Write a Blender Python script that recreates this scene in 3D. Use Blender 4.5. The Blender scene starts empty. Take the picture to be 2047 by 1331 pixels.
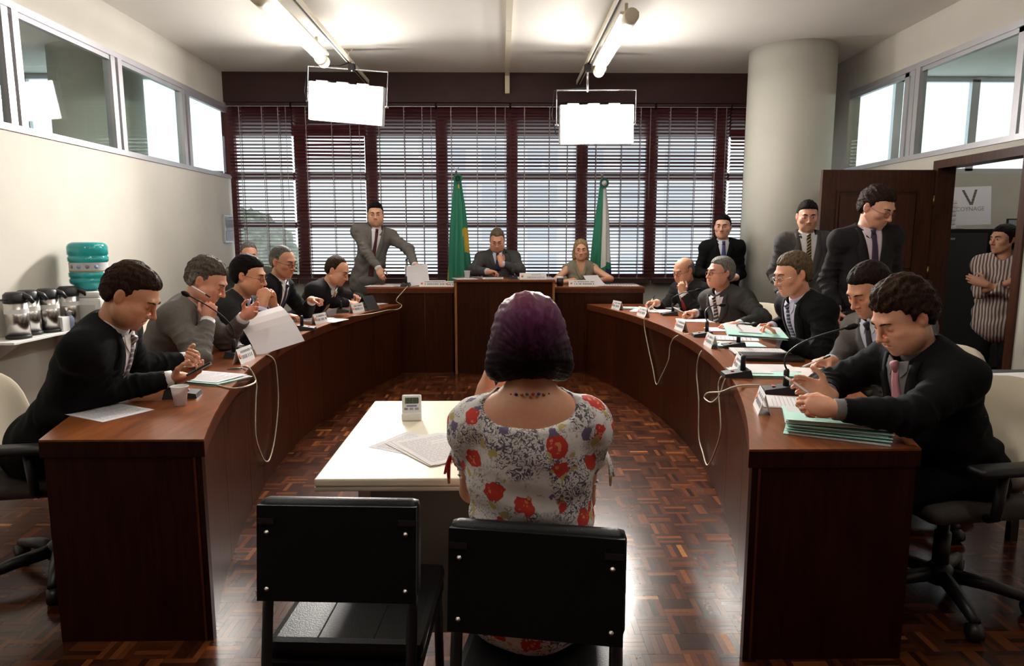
import bpy, bmesh, math, random
import numpy as np
from mathutils import Vector, Matrix
from mathutils.bvhtree import BVHTree
S = bpy.context.scene
COL = S.collection
RND = random.Random(7)
R = math.radians
# ------------------------------------------------------------------ camera, sky, exposure
FPX, CAMH = 1343.0, 1.44
PIT = math.atan(190 / FPX)
YAW = math.atan(20.5 * math.cos(PIT) / FPX)
cd = bpy.data.cameras.new('camera'); cam = bpy.data.objects.new('camera', cd); COL.objects.link(cam)
cd.sensor_width = 36; cd.lens = FPX * 36 / 2047; cd.clip_start = .02
cam.location = (0, 0, CAMH); cam.rotation_euler = (math.pi / 2 - PIT, 0, -YAW)
S.camera = cam
w = bpy.data.worlds.new('overcast_sky'); S.world = w; w.use_nodes = True
bg = w.node_tree.nodes['Background']
bg.inputs[0].default_value = (.97, .95, 1.0, 1); bg.inputs[1].default_value = 1.0
S.view_settings.view_transform = 'Standard'; S.view_settings.look = 'None'
S.view_settings.gamma = 1; S.view_settings.use_curve_mapping = False
S.view_settings.exposure = 0.98
SOFT_E, TUBE_E, LAMP_W = 20.0, 15.0, 56.0
try:
    S.cycles.use_denoising = True; S.cycles.max_bounces = 8; S.cycles.diffuse_bounces = 5
    S.cycles.transparent_max_bounces = 16; S.cycles.caustics_reflective = False; S.cycles.caustics_refractive = False
    S.cycles.sample_clamp_indirect = 6
except Exception: pass

def ray(x, y):
    u = (x - 1023.5) / FPX; v = -(y - 665.5) / FPX
    d = (u, math.cos(PIT) + v * math.sin(PIT), -math.sin(PIT) + v * math.cos(PIT))
    c, s = math.cos(YAW), math.sin(YAW)
    return Vector((d[0] * c + d[1] * s, -d[0] * s + d[1] * c, d[2]))
def atY(x, y, Y): d = ray(x, y); return Vector((0, 0, CAMH)) + d * (Y / d.y)
def atZ(x, y, z): d = ray(x, y); return Vector((0, 0, CAMH)) + d * ((z - CAMH) / d.z)

# ------------------------------------------------------------------ materials
def nodes(name):
    m = bpy.data.materials.new(name); m.use_nodes = True
    return m, m.node_tree.nodes, m.node_tree.links, m.node_tree.nodes['Principled BSDF']
def mat(name, col, rough=.6, metal=0, noise=0, scale=30, bump=0, bscale=60, coat=0, stretch=None, spec=None, sheen=0, trans=0):
    m, N, L, b = nodes(name)
    b.inputs['Base Color'].default_value = (*col, 1); b.inputs['Roughness'].default_value = rough
    b.inputs['Metallic'].default_value = metal
    if coat: b.inputs['Coat Weight'].default_value = coat; b.inputs['Coat Roughness'].default_value = .15
    if spec is not None: b.inputs['Specular IOR Level'].default_value = spec
    if sheen: b.inputs['Sheen Weight'].default_value = sheen
    if trans: b.inputs['Transmission Weight'].default_value = trans
    tc = N.new('ShaderNodeTexCoord'); src = tc.outputs['Object']
    if stretch:
        mp = N.new('ShaderNodeMapping'); mp.inputs['Scale'].default_value = stretch; L.new(src, mp.inputs[0]); src = mp.outputs[0]
    if noise:
        n = N.new('ShaderNodeTexNoise'); n.inputs['Scale'].default_value = scale; n.inputs['Detail'].default_value = 5
        L.new(src, n.inputs['Vector'])
        r = N.new('ShaderNodeValToRGB'); r.color_ramp.elements[0].position = .3; r.color_ramp.elements[1].position = .7
        r.color_ramp.elements[0].color = (*[c * (1 - noise) for c in col], 1)
        r.color_ramp.elements[1].color = (*[min(1, c * (1 + noise)) for c in col], 1)
        L.new(n.outputs['Fac'], r.inputs[0]); L.new(r.outputs[0], b.inputs['Base Color'])
    if bump:
        n2 = N.new('ShaderNodeTexNoise'); n2.inputs['Scale'].default_value = bscale; n2.inputs['Detail'].default_value = 4
        L.new(src, n2.inputs['Vector'])
        bp = N.new('ShaderNodeBump'); bp.inputs['Strength'].default_value = bump; bp.inputs['Distance'].default_value = .01
        L.new(n2.outputs['Fac'], bp.inputs['Height']); L.new(bp.outputs[0], b.inputs['Normal'])
    return m
def emit(name, col, st):
    m, N, L, b = nodes(name)
    b.inputs['Base Color'].default_value = (.8, .8, .8, 1)
    b.inputs['Emission Color'].default_value = (*col, 1); b.inputs['Emission Strength'].default_value = st
    return m
def thin_glass(name, tint, base=.06):
    m = bpy.data.materials.new(name); m.use_nodes = True; N = m.node_tree.nodes; L = m.node_tree.links
    N.clear(); o = N.new('ShaderNodeOutputMaterial'); mx = N.new('ShaderNodeMixShader'); t = N.new('ShaderNodeBsdfTransparent')
    g = N.new('ShaderNodeBsdfGlossy'); f = N.new('ShaderNodeFresnel'); t.inputs[0].default_value = (*tint, 1)
    g.inputs['Roughness'].default_value = .02; f.inputs[0].default_value = 1.5
    gm = N.new('ShaderNodeNewGeometry'); iv = N.new('ShaderNodeMath'); iv.operation = 'SUBTRACT'; iv.inputs[0].default_value = 1; L.new(gm.outputs['Backfacing'], iv.inputs[1]); ml = N.new('ShaderNodeMath'); ml.operation = 'MULTIPLY'; L.new(f.outputs[0], ml.inputs[0]); L.new(iv.outputs[0], ml.inputs[1]); L.new(ml.outputs[0], mx.inputs[0]); L.new(t.outputs[0], mx.inputs[1]); L.new(g.outputs[0], mx.inputs[2]); L.new(mx.outputs[0], o.inputs[0])
    return m
def wood(name, c0, c1, rough=.3, stretch=(14, 14, 1.2), scale=3.0, coat=.04, bump=.05, spec=.35):
    m, N, L, b = nodes(name)
    tc = N.new('ShaderNodeTexCoord'); mp = N.new('ShaderNodeMapping'); mp.inputs['Scale'].default_value = stretch
    L.new(tc.outputs['Object'], mp.inputs[0])
    n = N.new('ShaderNodeTexNoise'); n.inputs['Scale'].default_value = scale; n.inputs['Detail'].default_value = 6; n.inputs['Roughness'].default_value = .65
    L.new(mp.outputs[0], n.inputs['Vector'])
    oi = N.new('ShaderNodeObjectInfo'); ad = N.new('ShaderNodeMath'); ad.operation = 'MULTIPLY_ADD'; ad.inputs[1].default_value = .12
    L.new(oi.outputs['Random'], ad.inputs[0]); L.new(n.outputs['Fac'], ad.inputs[2])
    r = N.new('ShaderNodeValToRGB'); r.color_ramp.elements[0].position = .36; r.color_ramp.elements[1].position = .76
    r.color_ramp.elements[0].color = (*c0, 1); r.color_ramp.elements[1].color = (*c1, 1)
    L.new(ad.outputs[0], r.inputs[0]); L.new(r.outputs[0], b.inputs['Base Color'])
    b.inputs['Roughness'].default_value = rough; b.inputs['Specular IOR Level'].default_value = spec; b.inputs['Coat Weight'].default_value = coat; b.inputs['Coat Roughness'].default_value = .12
    bp = N.new('ShaderNodeBump'); bp.inputs['Strength'].default_value = bump; bp.inputs['Distance'].default_value = .004
    L.new(n.outputs['Fac'], bp.inputs['Height']); L.new(bp.outputs[0], b.inputs['Normal'])
    return m
def parquet(name, attr):
    m, N, L, b = nodes(name)
    if attr:
        a = N.new('ShaderNodeAttribute'); a.attribute_name = 'rnd'; val = a.outputs['Fac']
    else:
        a = N.new('ShaderNodeObjectInfo'); sx = N.new('ShaderNodeSeparateColor'); L.new(a.outputs['Color'], sx.inputs[0]); val = sx.outputs[0]
    r = N.new('ShaderNodeValToRGB'); E = r.color_ramp.elements
    E[0].position = 0; E[0].color = (.018, .0055, .003, 1); E[1].position = 1; E[1].color = (.36, .14, .038, 1)
    for p, c in ((.25, (.043, .0115, .0048)), (.55, (.082, .022, .008)), (.75, (.135, .038, .012)), (.9, (.22, .070, .020))):
        e = E.new(p); e.color = (*c, 1)
    L.new(val, r.inputs[0])
    tc = N.new('ShaderNodeTexCoord'); n = N.new('ShaderNodeTexNoise'); n.inputs['Scale'].default_value = 60; n.inputs['Detail'].default_value = 5
    L.new(tc.outputs['Object'], n.inputs['Vector'])
    mx = N.new('ShaderNodeMix'); mx.data_type = 'RGBA'; mx.blend_type = 'MULTIPLY'; mx.inputs[0].default_value = .55
    cr = N.new('ShaderNodeValToRGB'); cr.color_ramp.elements[0].color = (.6, .6, .6, 1); cr.color_ramp.elements[0].position = .3; cr.color_ramp.elements[1].position = .7
    L.new(n.outputs['Fac'], cr.inputs[0]); L.new(r.outputs[0], mx.inputs[6]); L.new(cr.outputs[0], mx.inputs[7]); L.new(mx.outputs[2], b.inputs['Base Color'])
    b.inputs['Roughness'].default_value = .2; b.inputs['Specular IOR Level'].default_value = .2; b.inputs['Coat Weight'].default_value = .03; b.inputs['Coat Roughness'].default_value = .2
    n3 = N.new('ShaderNodeTexNoise'); n3.inputs['Scale'].default_value = 7; L.new(tc.outputs['Object'], n3.inputs['Vector'])
    bp = N.new('ShaderNodeBump'); bp.inputs['Strength'].default_value = .06; bp.inputs['Distance'].default_value = .01
    L.new(n3.outputs['Fac'], bp.inputs['Height']); L.new(bp.outputs[0], b.inputs['Normal'])
    return m
M = {}
M['wall'] = mat('cream_wall', (.60, .565, .505), .75, noise=.03, scale=3, bump=.03, bscale=120)
M['ceil'] = mat('ceiling_paint', (.82, .785, .725), .85, noise=.03, scale=1.2)
M['colm'] = mat('column_paint', (.62, .605, .545), .7, noise=.02, scale=4)
M['lowwall'] = mat('parapet_paint', (.58, .57, .53), .8, noise=.04, scale=5)
M['alu'] = mat('pale_aluminium', (.62, .60, .63), .38, .55, noise=.04, scale=8)
M['glass'] = thin_glass('window_glass', (.90, .97, .96))
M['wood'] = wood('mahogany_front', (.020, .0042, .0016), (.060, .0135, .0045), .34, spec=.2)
M['woodend_shade'] = wood('mahogany_end_shaded', (.014, .0030, .0013), (.036, .0085, .0035), .42, spec=.15)  # darker copy of the mahogany: shade on the desk ends put into the colour
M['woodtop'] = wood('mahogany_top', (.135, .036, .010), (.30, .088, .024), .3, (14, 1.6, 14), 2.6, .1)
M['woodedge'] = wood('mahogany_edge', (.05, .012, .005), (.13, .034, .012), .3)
M['strip'] = wood('orange_strip_wood', (.26, .10, .028), (.40, .165, .05), .4)
M['doorwood'] = wood('door_wood', (.040, .013, .007), (.092, .030, .014), .38)
M['slat'] = mat('blind_slat', (.13, .026, .030), .36, noise=.15, scale=9, stretch=(1, 20, 20), coat=.15)
M['valance'] = mat('valance_wood', (.040, .0125, .009), .6, noise=.15, scale=6)
M['mull'] = mat('window_mullion_paint', (.12, .030, .030), .6)
M['cord'] = mat('cord', (.42, .36, .36), .7)
M['white'] = mat('white_plastic', (.80, .80, .79), .4)
M['cream'] = mat('cream_paint', (.70, .63, .49), .5)
M['black'] = mat('black_plastic', (.012, .012, .013), .42)
M['blackmatt'] = mat('black_matt', (.006, .006, .0065), .7, spec=.2)
M['vinyl'] = mat('black_vinyl', (.0065, .0065, .007), .38, bump=.12, bscale=240, spec=.28)
M['chrome'] = mat('chrome', (.75, .75, .76), .16, 1)
M['steel'] = mat('brushed_steel', (.60, .57, .55), .27, 1, noise=.1, scale=4, stretch=(1, 1, .2))
M['paper'] = mat('paper', (.84, .82, .85), .8)
M['paper2'] = mat('paper_warm', (.84, .80, .79), .8)
M['cup'] = mat('thin_white_plastic', (.84, .82, .80), .4)
for k_ in ('paper', 'paper2', 'cup'):
    nt_ = M[k_].node_tree; tr_ = nt_.nodes.new('ShaderNodeBsdfTranslucent'); tr_.inputs[0].default_value = (.84, .81, .83, 1); ms_ = nt_.nodes.new('ShaderNodeMixShader'); ms_.inputs[0].default_value = .35
    nt_.links.new(nt_.nodes['Principled BSDF'].outputs[0], ms_.inputs[1]); nt_.links.new(tr_.outputs[0], ms_.inputs[2]); nt_.links.new(ms_.outputs[0], nt_.nodes['Material Output'].inputs[0])
M['ink'] = mat('print_ink', (.22, .21, .24), .8)
M['redink'] = mat('red_print', (.62, .16, .13), .8)
M['green'] = mat('mint_folder', (.38, .66, .585), .7, noise=.05, scale=6)
M['beige'] = mat('beige_upholstery', (.42, .36, .27), .85, bump=.1, bscale=300)
M['brownseat'] = mat('brown_upholstery', (.075, .06, .05), .85, bump=.1, bscale=300)
M['table'] = mat('cream_laminate', (.80, .735, .585), .32, noise=.01, scale=4)
M['tableedge'] = mat('cream_edge', (.55, .50, .42), .5)
M['cable'] = mat('cream_cable', (.60, .53, .40), .5)
M['soft'] = emit('softbox_diffuser', (1, .965, .92), SOFT_E)
M['tube'] = emit('fluorescent_tube', (1, .97, .90), TUBE_E)

# ------------------------------------------------------------------ mesh helpers
class MB:
    def __init__(s): s.v = []; s.f = []; s.mi = []; s.sm = []
    def add(s, v, f, mi=0, sm=False):
        o = len(s.v); s.v += [tuple(p) for p in v]; s.f += [tuple(i + o for i in q) for q in f]
        s.mi += [mi] * len(f); s.sm += [sm] * len(f); return s
    def box(s, lo, hi, mi=0, bev=0, X=None):
        if bev:
            bm = bmesh.new(); bmesh.ops.create_cube(bm, size=1)
            c = [(a + b) / 2 for a, b in zip(lo, hi)]; d = [b - a for a, b in zip(lo, hi)]
            for v in bm.verts: v.co = Vector((c[0] + v.co.x * d[0], c[1] + v.co.y * d[1], c[2] + v.co.z * d[2]))
            bmesh.ops.bevel(bm, geom=list(bm.edges), offset=min(bev, min(d) * .45), segments=2, affect='EDGES', profile=.6)
            bm.verts.index_update(); v = [p.co.copy() for p in bm.verts]; f = [[q.index for q in p.verts] for p in bm.faces]; bm.free()
        else:
            (a, b, c), (d, e, g) = lo, hi
            v = [Vector(p) for p in ((a, b, c), (d, b, c), (d, e, c), (a, e, c), (a, b, g), (d, b, g), (d, e, g), (a, e, g))]
            f = [(0, 3, 2, 1), (4, 5, 6, 7), (0, 1, 5, 4), (1, 2, 6, 5), (2, 3, 7, 6), (3, 0, 4, 7)]
        if X is not None: v = [X @ p for p in v]
        return s.add(v, f, mi, False)
    def tube(s, pts, r, n=8, mi=0, closed=False, flat=1.0):
        pts = [Vector(p) for p in pts]; m = len(pts); rr = r if isinstance(r, (list, tuple)) else [r] * m
        T = []
        for i in range(m):
            a = pts[(i - 1) % m] if closed else pts[max(i - 1, 0)]; b = pts[(i + 1) % m] if closed else pts[min(i + 1, m - 1)]
            t = b - a; T.append(t.normalized() if t.length > 1e-9 else Vector((0, 0, 1)))
        u = T[0].orthogonal().normalized(); v = []
        for i in range(m):
            u = (u - T[i] * u.dot(T[i])); u = u.normalized() if u.length > 1e-6 else T[i].orthogonal().normalized(); w_ = T[i].cross(u)
            for k in range(n):
                a = 2 * math.pi * k / n; v.append(pts[i] + (u * math.cos(a) + w_ * math.sin(a) * flat) * rr[i])
        f = []
        for i in range(m if closed else m - 1):
            j = (i + 1) % m
            for k in range(n): f.append((i * n + k, i * n + (k + 1) % n, j * n + (k + 1) % n, j * n + k))
        if not closed: f += [tuple(range(n))[::-1], tuple((m - 1) * n + k for k in range(n))]
        return s.add(v, f, mi, True)
    def lathe(s, prof, c=(0, 0, 0), n=20, mi=0, X=None, cap=True):
        v = []; f = []
        for r, z in prof:
            for k in range(n): a = 2 * math.pi * k / n; v.append(Vector((r * math.cos(a) + c[0], r * math.sin(a) + c[1], z + c[2])))
        m = len(prof)
        for i in range(m - 1):
            for k in range(n): f.append((i * n + k, i * n + (k + 1) % n, (i + 1) * n + (k + 1) % n, (i + 1) * n + k))
        if cap: f += [tuple(range(n))[::-1], tuple((m - 1) * n + k for k in range(n))]
        if X is not None: v = [X @ p for p in v]
        return s.add(v, f, mi, True)
    def slab(s, rowA, rowB, z0, z1, mi=0):   # strip between two polylines, given thickness
        n = len(rowA); v = []
        for a, b in zip(rowA, rowB): v += [(a[0], a[1], z0), (b[0], b[1], z0), (b[0], b[1], z1), (a[0], a[1], z1)]
        f = []
        for i in range(n - 1):
            o, q = 4 * i, 4 * i + 4
            f += [(o, q, q + 1, o + 1), (o + 1, q + 1, q + 2, o + 2), (o + 2, q + 2, q + 3, o + 3), (o + 3, q + 3, q, o)]
        f += [(0, 1, 2, 3), (4 * n - 1, 4 * n - 2, 4 * n - 3, 4 * n - 4)]
        return s.add(v, f, mi)
    def mesh(s, name):
        me = bpy.data.meshes.new(name); me.from_pydata(s.v, [], s.f)
        me.polygons.foreach_set('material_index', s.mi); me.polygons.foreach_set('use_smooth', s.sm); me.update()
        return me
    def build(s, name, ms, parent=None, fix=True, org=None):
        if org is not None:
            o_ = Vector(org); s.v = [tuple(Vector(p) - o_) for p in s.v]
        me = s.mesh(name)
        if fix:
            bm = bmesh.new(); bm.from_mesh(me); bmesh.ops.recalc_face_normals(bm, faces=bm.faces); bm.to_mesh(me); bm.free()
        for m in (ms if isinstance(ms, (list, tuple)) else [ms]): me.materials.append(m)
        o = link(name, me, parent)
        if org is not None: o.location = org
        return o
def link(name, me, parent=None):
    o = bpy.data.objects.new(name, me); COL.objects.link(o)
    if parent is not None: o.parent = parent
    return o
def tag(o, label=None, cat=None, group=None, kind=None):
    if label: o['label'] = label
    if cat: o['category'] = cat
    if group: o['group'] = group
    if kind: o['kind'] = kind
    return o
def thing(name, label, cat, loc=(0, 0, 0), rz=0, group=None, kind=None):
    o = bpy.data.objects.new(name, None); COL.objects.link(o); o.location = loc; o.rotation_euler = (0, 0, rz)
    o.empty_display_size = .05
    return tag(o, label, cat, group, kind)
def copy_tree(o, parent=None):
    c = o.copy(); COL.objects.link(c)
    if parent is not None: c.parent = parent
    for ch in o.children: copy_tree(ch, c)
    return c
def struct(o, label, cat): return tag(o, label, cat, None, 'structure')
def fastmesh(name, V, Fq, mats, smooth=True):
    V = np.asarray(V, np.float32); Fq = np.asarray(Fq, np.int32)
    me = bpy.data.meshes.new(name); me.vertices.add(len(V)); me.vertices.foreach_set('co', V.ravel())
    k = Fq.shape[1]; me.loops.add(Fq.size); me.loops.foreach_set('vertex_index', Fq.ravel())
    me.polygons.add(len(Fq)); me.polygons.foreach_set('loop_start', np.arange(0, Fq.size, k, dtype=np.int32))
    me.polygons.foreach_set('loop_total', np.full(len(Fq), k, np.int32))
    me.polygons.foreach_set('use_smooth', np.full(len(Fq), smooth, bool))
    for m in mats: me.materials.append(m)
    me.update(calc_edges=True); me.validate()
    return me

# ------------------------------------------------------------------ room shell
XL, XR, YB, YF, ZC = -3.33, 3.83, 8.5, -2.2, 3.4
WZ0, WZ1 = 2.16, 3.03
fl = MB().box((XL - 3.4, YF, -.10), (XR + 3.6, YB + .1, -.008)).build('floor', M['woodedge']); struct(fl, 'dark basket weave parquet floor of the meeting room', 'floor')
# parquet: basket weave squares of five strips
Q, G = .12, .00025
sw = Q / 5
strips = []; tone = []
for i in range(int((XR + .9 - XL) / Q) + 1):
    for j in range(int((YB - .6) / Q) + 1):
        x0, y0 = XL + i * Q, .6 + j * Q
        if x0 > XR and not (4.9 < y0 < 8.4): continue
        tq = RND.random()
        for k in range(5):
            h = (i + j) % 2 == 0
            lo = (x0, y0 + k * sw) if h else (x0 + k * sw, y0)
            strips.append((lo[0] + (Q / 2 if h else sw / 2), lo[1] + (sw / 2 if h else Q / 2), h)); tone.append(tq * .28 + RND.random() ** 1.3 * .62 + (.25 if RND.random() < .05 else 0))
def seen(s):
    x, y, h = s
    p = Vector((x, y, -CAMH)); c, sn = math.cos(YAW), math.sin(YAW)
    xx, yy = p.x * c - p.y * sn, p.x * sn + p.y * c
    d = yy * math.cos(PIT) - p.z * math.sin(PIT); v = yy * math.sin(PIT) + p.z * math.cos(PIT)
    px, py = 1023.5 + FPX * xx / d, 665.5 - FPX * v / d
    if not (-10 < px < 2060 and py < 1345): return None
    if y > 2.2 and (-1.62 < x < -1.0 - .2 * min(1, (y - 2.2)) or x > .8 + .3 * min(1, (y - 2.2) / 1.2)) and abs(x) < 1.45: return None
    return d
cand = sorted([(seen(s), n) for n, s in enumerate(strips) if seen(s) is not None])
near = set(n for d, n in cand[:300])
bms = MB().box((-Q / 2 + G, -sw / 2 + G, -.008), (Q / 2 - G, sw / 2 - G, 0)); sme = bms.mesh('parquet_strip'); sme.materials.append(parquet('parquet_single', False))
for n in near:
    x, y, h = strips[n]; o = link('parquet_strip', sme, fl); o.location = (x, y, RND.uniform(-.0004, .0002)); o.rotation_euler = (0, 0, 0 if h else math.pi / 2); t_ = min(1, tone[n]); o.color = (t_, t_, t_, 1)
V = []; Fq = []; rn = []
rest = [s for n, s in enumerate(strips) if n not in near]
nr = len(rest); A = np.array([(x, y) for x, y, h in rest]); hh = np.array([h for *_, h in rest])
hx = np.where(hh, Q / 2 - G, sw / 2 - G); hy = np.where(hh, sw / 2 - G, Q / 2 - G)
zt = np.random.RandomState(3).uniform(-.0004, .0002, nr)
V = np.zeros((nr, 8, 3))
for q, (sx, sy, sz) in enumerate(((-1, -1, 0), (1, -1, 0), (1, 1, 0), (-1, 1, 0), (-1, -1, 1), (1, -1, 1), (1, 1, 1), (-1, 1, 1))):
    V[:, q, 0] = A[:, 0] + sx * hx; V[:, q, 1] = A[:, 1] + sy * hy; V[:, q, 2] = zt if sz else -.008
FB = np.array([(4, 5, 6, 7), (0, 1, 5, 4), (1, 2, 6, 5), (2, 3, 7, 6), (3, 0, 4, 7)])
Fq = (np.arange(nr)[:, None, None] * 8 + FB[None]).reshape(-1, 4)
me = fastmesh('parquet_strips', V.reshape(-1, 3), Fq, [parquet('parquet_field', True)], False)
at_ = me.attributes.new('rnd', 'FLOAT', 'FACE'); at_.data.foreach_set('value', np.repeat(np.clip([t for n, t in enumerate(tone) if n not in near], 0, 1), 5).astype(np.float32))
tag(link('parquet_field', me, fl), kind='stuff')

c = MB().box((XL - 3.4, YF, ZC), (XR + 3.6, YB + .1, ZC + .1)).build('ceiling', M['ceil']); struct(c, 'cream painted ceiling with light rails and a conduit', 'ceiling')
wl = MB().box((XL - .12, YF, 0), (XL, YB, WZ0)).box((XL - .12, YF, WZ1), (XL, YB, ZC)).build('wall_left', M['wall']); struct(wl, 'plain cream left wall under the glazed transom', 'wall')
DY0, DY1, DZ = 4.98, 5.95, 2.04
wr = MB().box((XR, YF, 0), (XR + .12, DY0 - .06, WZ0)).box((XR, DY1 + .06, 0), (XR + .12, YB, WZ0)).box((XR, DY0 - .06, DZ + .06), (XR + .12, DY1 + .06, WZ0)).box((XR, YF, WZ1), (XR + .12, YB, ZC)).box((XR, 7.62, WZ0), (XR + .12, YB, WZ1)).build('wall_right', M['wall']); struct(wr, 'cream right wall around the open doorway', 'wall')
wf = MB().box((XL - 3.4, YF - .1, 0), (XR + 3.6, YF, ZC)).build('wall_front', M['woodedge']); struct(wf, 'unseen wall behind the viewpoint, darkened to curb bounced light', 'wall')  # unseen wall, dark wood chosen to keep light from bouncing back
wb = MB().box((XL, YB + .05, 0), (XR, YB + .2, .9)).box((XL - .12, YB + .05, ZC - .35), (XR + .12, YB + .2, ZC)).build('wall_back', M['lowwall']); struct(wb, 'grey parapet wall below the dark blinds', 'wall')
# side rooms
sl = MB().box((XL - 3.4, YF, 0), (XL - 3.3, YB, ZC)).build('wall_left_outer', M['wall']); struct(sl, 'far wall of the room beyond the left transom', 'wall')
sl = MB().box((XL - 3.3, YB, 0), (XL - .12, YB + .12, 2.2)).build('wall_left_rear', M['wall']); struct(sl, 'parapet wall of the room beyond the left transom', 'wall')
sr = MB().box((XR + 3.5, YF, 0), (XR + 3.6, YB, ZC)).build('wall_right_outer', M['wall']); struct(sr, 'far wall of the office beyond the doorway', 'wall')
sr = MB().box((XR + .12, YB, 0), (XR + 3.5, YB + .12, 2.24)).build('wall_right_rear', M['wall']); struct(sr, 'white office wall behind the black cabinet', 'wall')
def frames(name, label, x0, x1, z0, z1, xs, y):
    r = thing(name, label, 'window', (0, 0, 0), kind='structure')
    for z in (z0, z1): MB().box((x0, y - .03, z - .03), (x1, y + .03, z + .03)).build('frame_rail', M['alu'], r)
    for x in xs: MB().box((x - .05, y - .03, z0), (x + .05, y + .03, z1)).build('mullion', M['alu'], r)
    xs2 = [x0] + list(xs) + [x1]
    for a, b in zip(xs2[:-1], xs2[1:]): MB().box((a + .05, y - .003, z0 + .03), (b - .05, y + .003, z1 - .03)).build('pane', M['glass'], r)
    return r
frames('window_4', 'bright high window of the room beyond the left transom', XL - 3.3, XL - .12, 2.23, ZC - .03, (-5.78, -4.75), YB + .06)
frames('window_5', 'bright high window of the office beyond the doorway', XR + .12, XR + 3.5, 2.27, ZC - .03, (4.9, 5.85, 6.8), YB + .06)
col = MB().lathe([(.44, 0), (.44, ZC)], (3.08, 7.4, 0), 64).build('column', M['colm']); struct(col, 'thick round cream column beside the blinds', 'column')
col2 = MB().lathe([(.44, 0), (.44, ZC)], (-4.35, 7.6, 0), 48).build('column', M['colm']); struct(col2, 'round column seen through the left transom glass', 'column')
# transoms in the side walls
def transom(name, label, x, inward, ys, y0, y1):
    r = thing(name, label, 'window', kind='structure')
    a = x - .12 if inward > 0 else x; b = a + .12
    i0, i1 = (x - .07, x + .012) if inward > 0 else (x - .012, x + .07)
    for z0, z1 in ((WZ0, WZ0 + .045), (WZ1 - .05, WZ1)):
        MB().box((i0, y0, z0), (i1, y1, z1)).build('frame_rail', M['alu'], r)
    MB().box((i0 + .02, y0, WZ1 - .085), (i1 - .02, y1, WZ1 - .05)).build('track_rail', M['alu'], r)
    for y in ys:
        MB().box((i0, y - .075, WZ0 + .045), (i1 - .01, y - .012, WZ1 - .05)).build('sash_stile', M['alu'], r)
        if inward < 0: MB().box((i0 + .02, y + .12, WZ0 + .045), (i1 - .01, y + .185, WZ1 - .05)).build('sash_stile', M['alu'], r)
        MB().box((i0 + .01, y + .012, WZ0 + .045), (i1, y + .075, WZ1 - .05)).build('sash_stile', M['alu'], r)
    yy = [y0] + list(ys) + [y1]; xm = (i0 + i1) / 2
    for p, q in zip(yy[:-1], yy[1:]): MB().box((xm - .003, p + .01, WZ0 + .04), (xm + .003, q - .01, WZ1 - .045)).build('pane', M['glass'], r)
transom('window_1', 'long glazed transom with pale frames in the left wall', XL, 1, (1.0, 2.27, 3.55, 4.85, 6.12, 7.40), YF, YB)
transom('window_2', 'glazed transom with pale frames above the doorway', XR, -1, (1.1, 2.4, 3.7, 5.0, 6.42), YF, 7.62)
# main window behind the blinds
mw = thing('window_3', 'dark framed main window behind the wooden blinds', 'window', kind='structure')
YM = YB + .12
xm = [-3.37 + .875 * k for k in range(0, 9)]
for x in xm: MB().box((x - .07, YM - .04, .9), (x + .07, YM + .04, 3.06)).build('mullion', M['mull'], mw)
for z, t in ((.93, .05), (1.60, .035), (2.20, .045), (2.74, .05)): MB().box((XL, YM - .035, z - t), (XR, YM + .035, z + t)).build('rail', M['mull'], mw)
for a, b in zip(xm[:-1], xm[1:]):
    MB().box((a + .07, YM - .012, 2.79), (b - .07, YM + .012, 3.06)).build('upper_panel', M['mull'], mw)
    for z0, z1 in ((.98, 1.565), (1.635, 2.155), (2.245, 2.69)):
        MB().box((a + .07, YM - .003, z0), (b - .07, YM + .003, z1)).build('pane', M['glass'], mw)
v = MB().box((XL, 8.40, 3.055), (XR, 8.435, ZC)).build('trim_1', M['valance']); struct(v, 'dark brown valance board above the blinds', 'trim')
# dais platform
pf = MB().box((-1.75, 7.42, 0), (2.1, YB + .05, .18)).build('trim_2', M['woodedge']); struct(pf, 'low wooden platform under the head table', 'platform')
# door
dr = thing('door_1', 'dark panelled wooden door standing open beside the column', 'door', (XR - .03, 5.99, 0), kind='structure')
dz1 = 2.03
leaf = MB().box((-.99, -.02, .01), (0, .02, dz1)).build('leaf', M['doorwood'], dr)
for z0, z1 in ((.22, .95), (1.12, 1.86)):
    MB().box((-.83, -.034, z0 + .05), (-.16, -.0205, z1 - .05), bev=.008).build('raised_panel', M['doorwood'], dr)
    m_ = MB()
    for lo, hi in (((-.86, z0), (-.13, z0 + .02)), ((-.86, z1 - .02), (-.13, z1)), ((-.86, z0 + .02), (-.84, z1 - .02)), ((-.15, z0 + .02), (-.13, z1 - .02))):
        m_.box((lo[0], -.031, lo[1]), (hi[0], -.0205, hi[1]))
    m_.build('panel_moulding', M['doorwood'], dr)
for z in (.3, 1.1, 1.72): MB().lathe([(.008, 0), (.008, .09)], (.006, -.026, z), 10).build('hinge', mat('brass_hinge%g' % z, (.45, .33, .12), .35, 1), dr)
MB().tube([(-.93, -.022, 1.0), (-.93, -.06, 1.0), (-.83, -.062, 1.0)], .009).build('handle', M['chrome'], dr)
df = MB().box((XR - .02, DY0 - .07, 0), (XR + .14, DY0, DZ + .07)).box((XR - .02, DY1, 0), (XR + .14, DY1 + .07, DZ + .07)).box((XR - .02, DY0, DZ), (XR + .14, DY1, DZ + .07)).build('trim_3', M['doorwood'])
struct(df, 'dark wooden frame around the open doorway', 'door frame')
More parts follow.
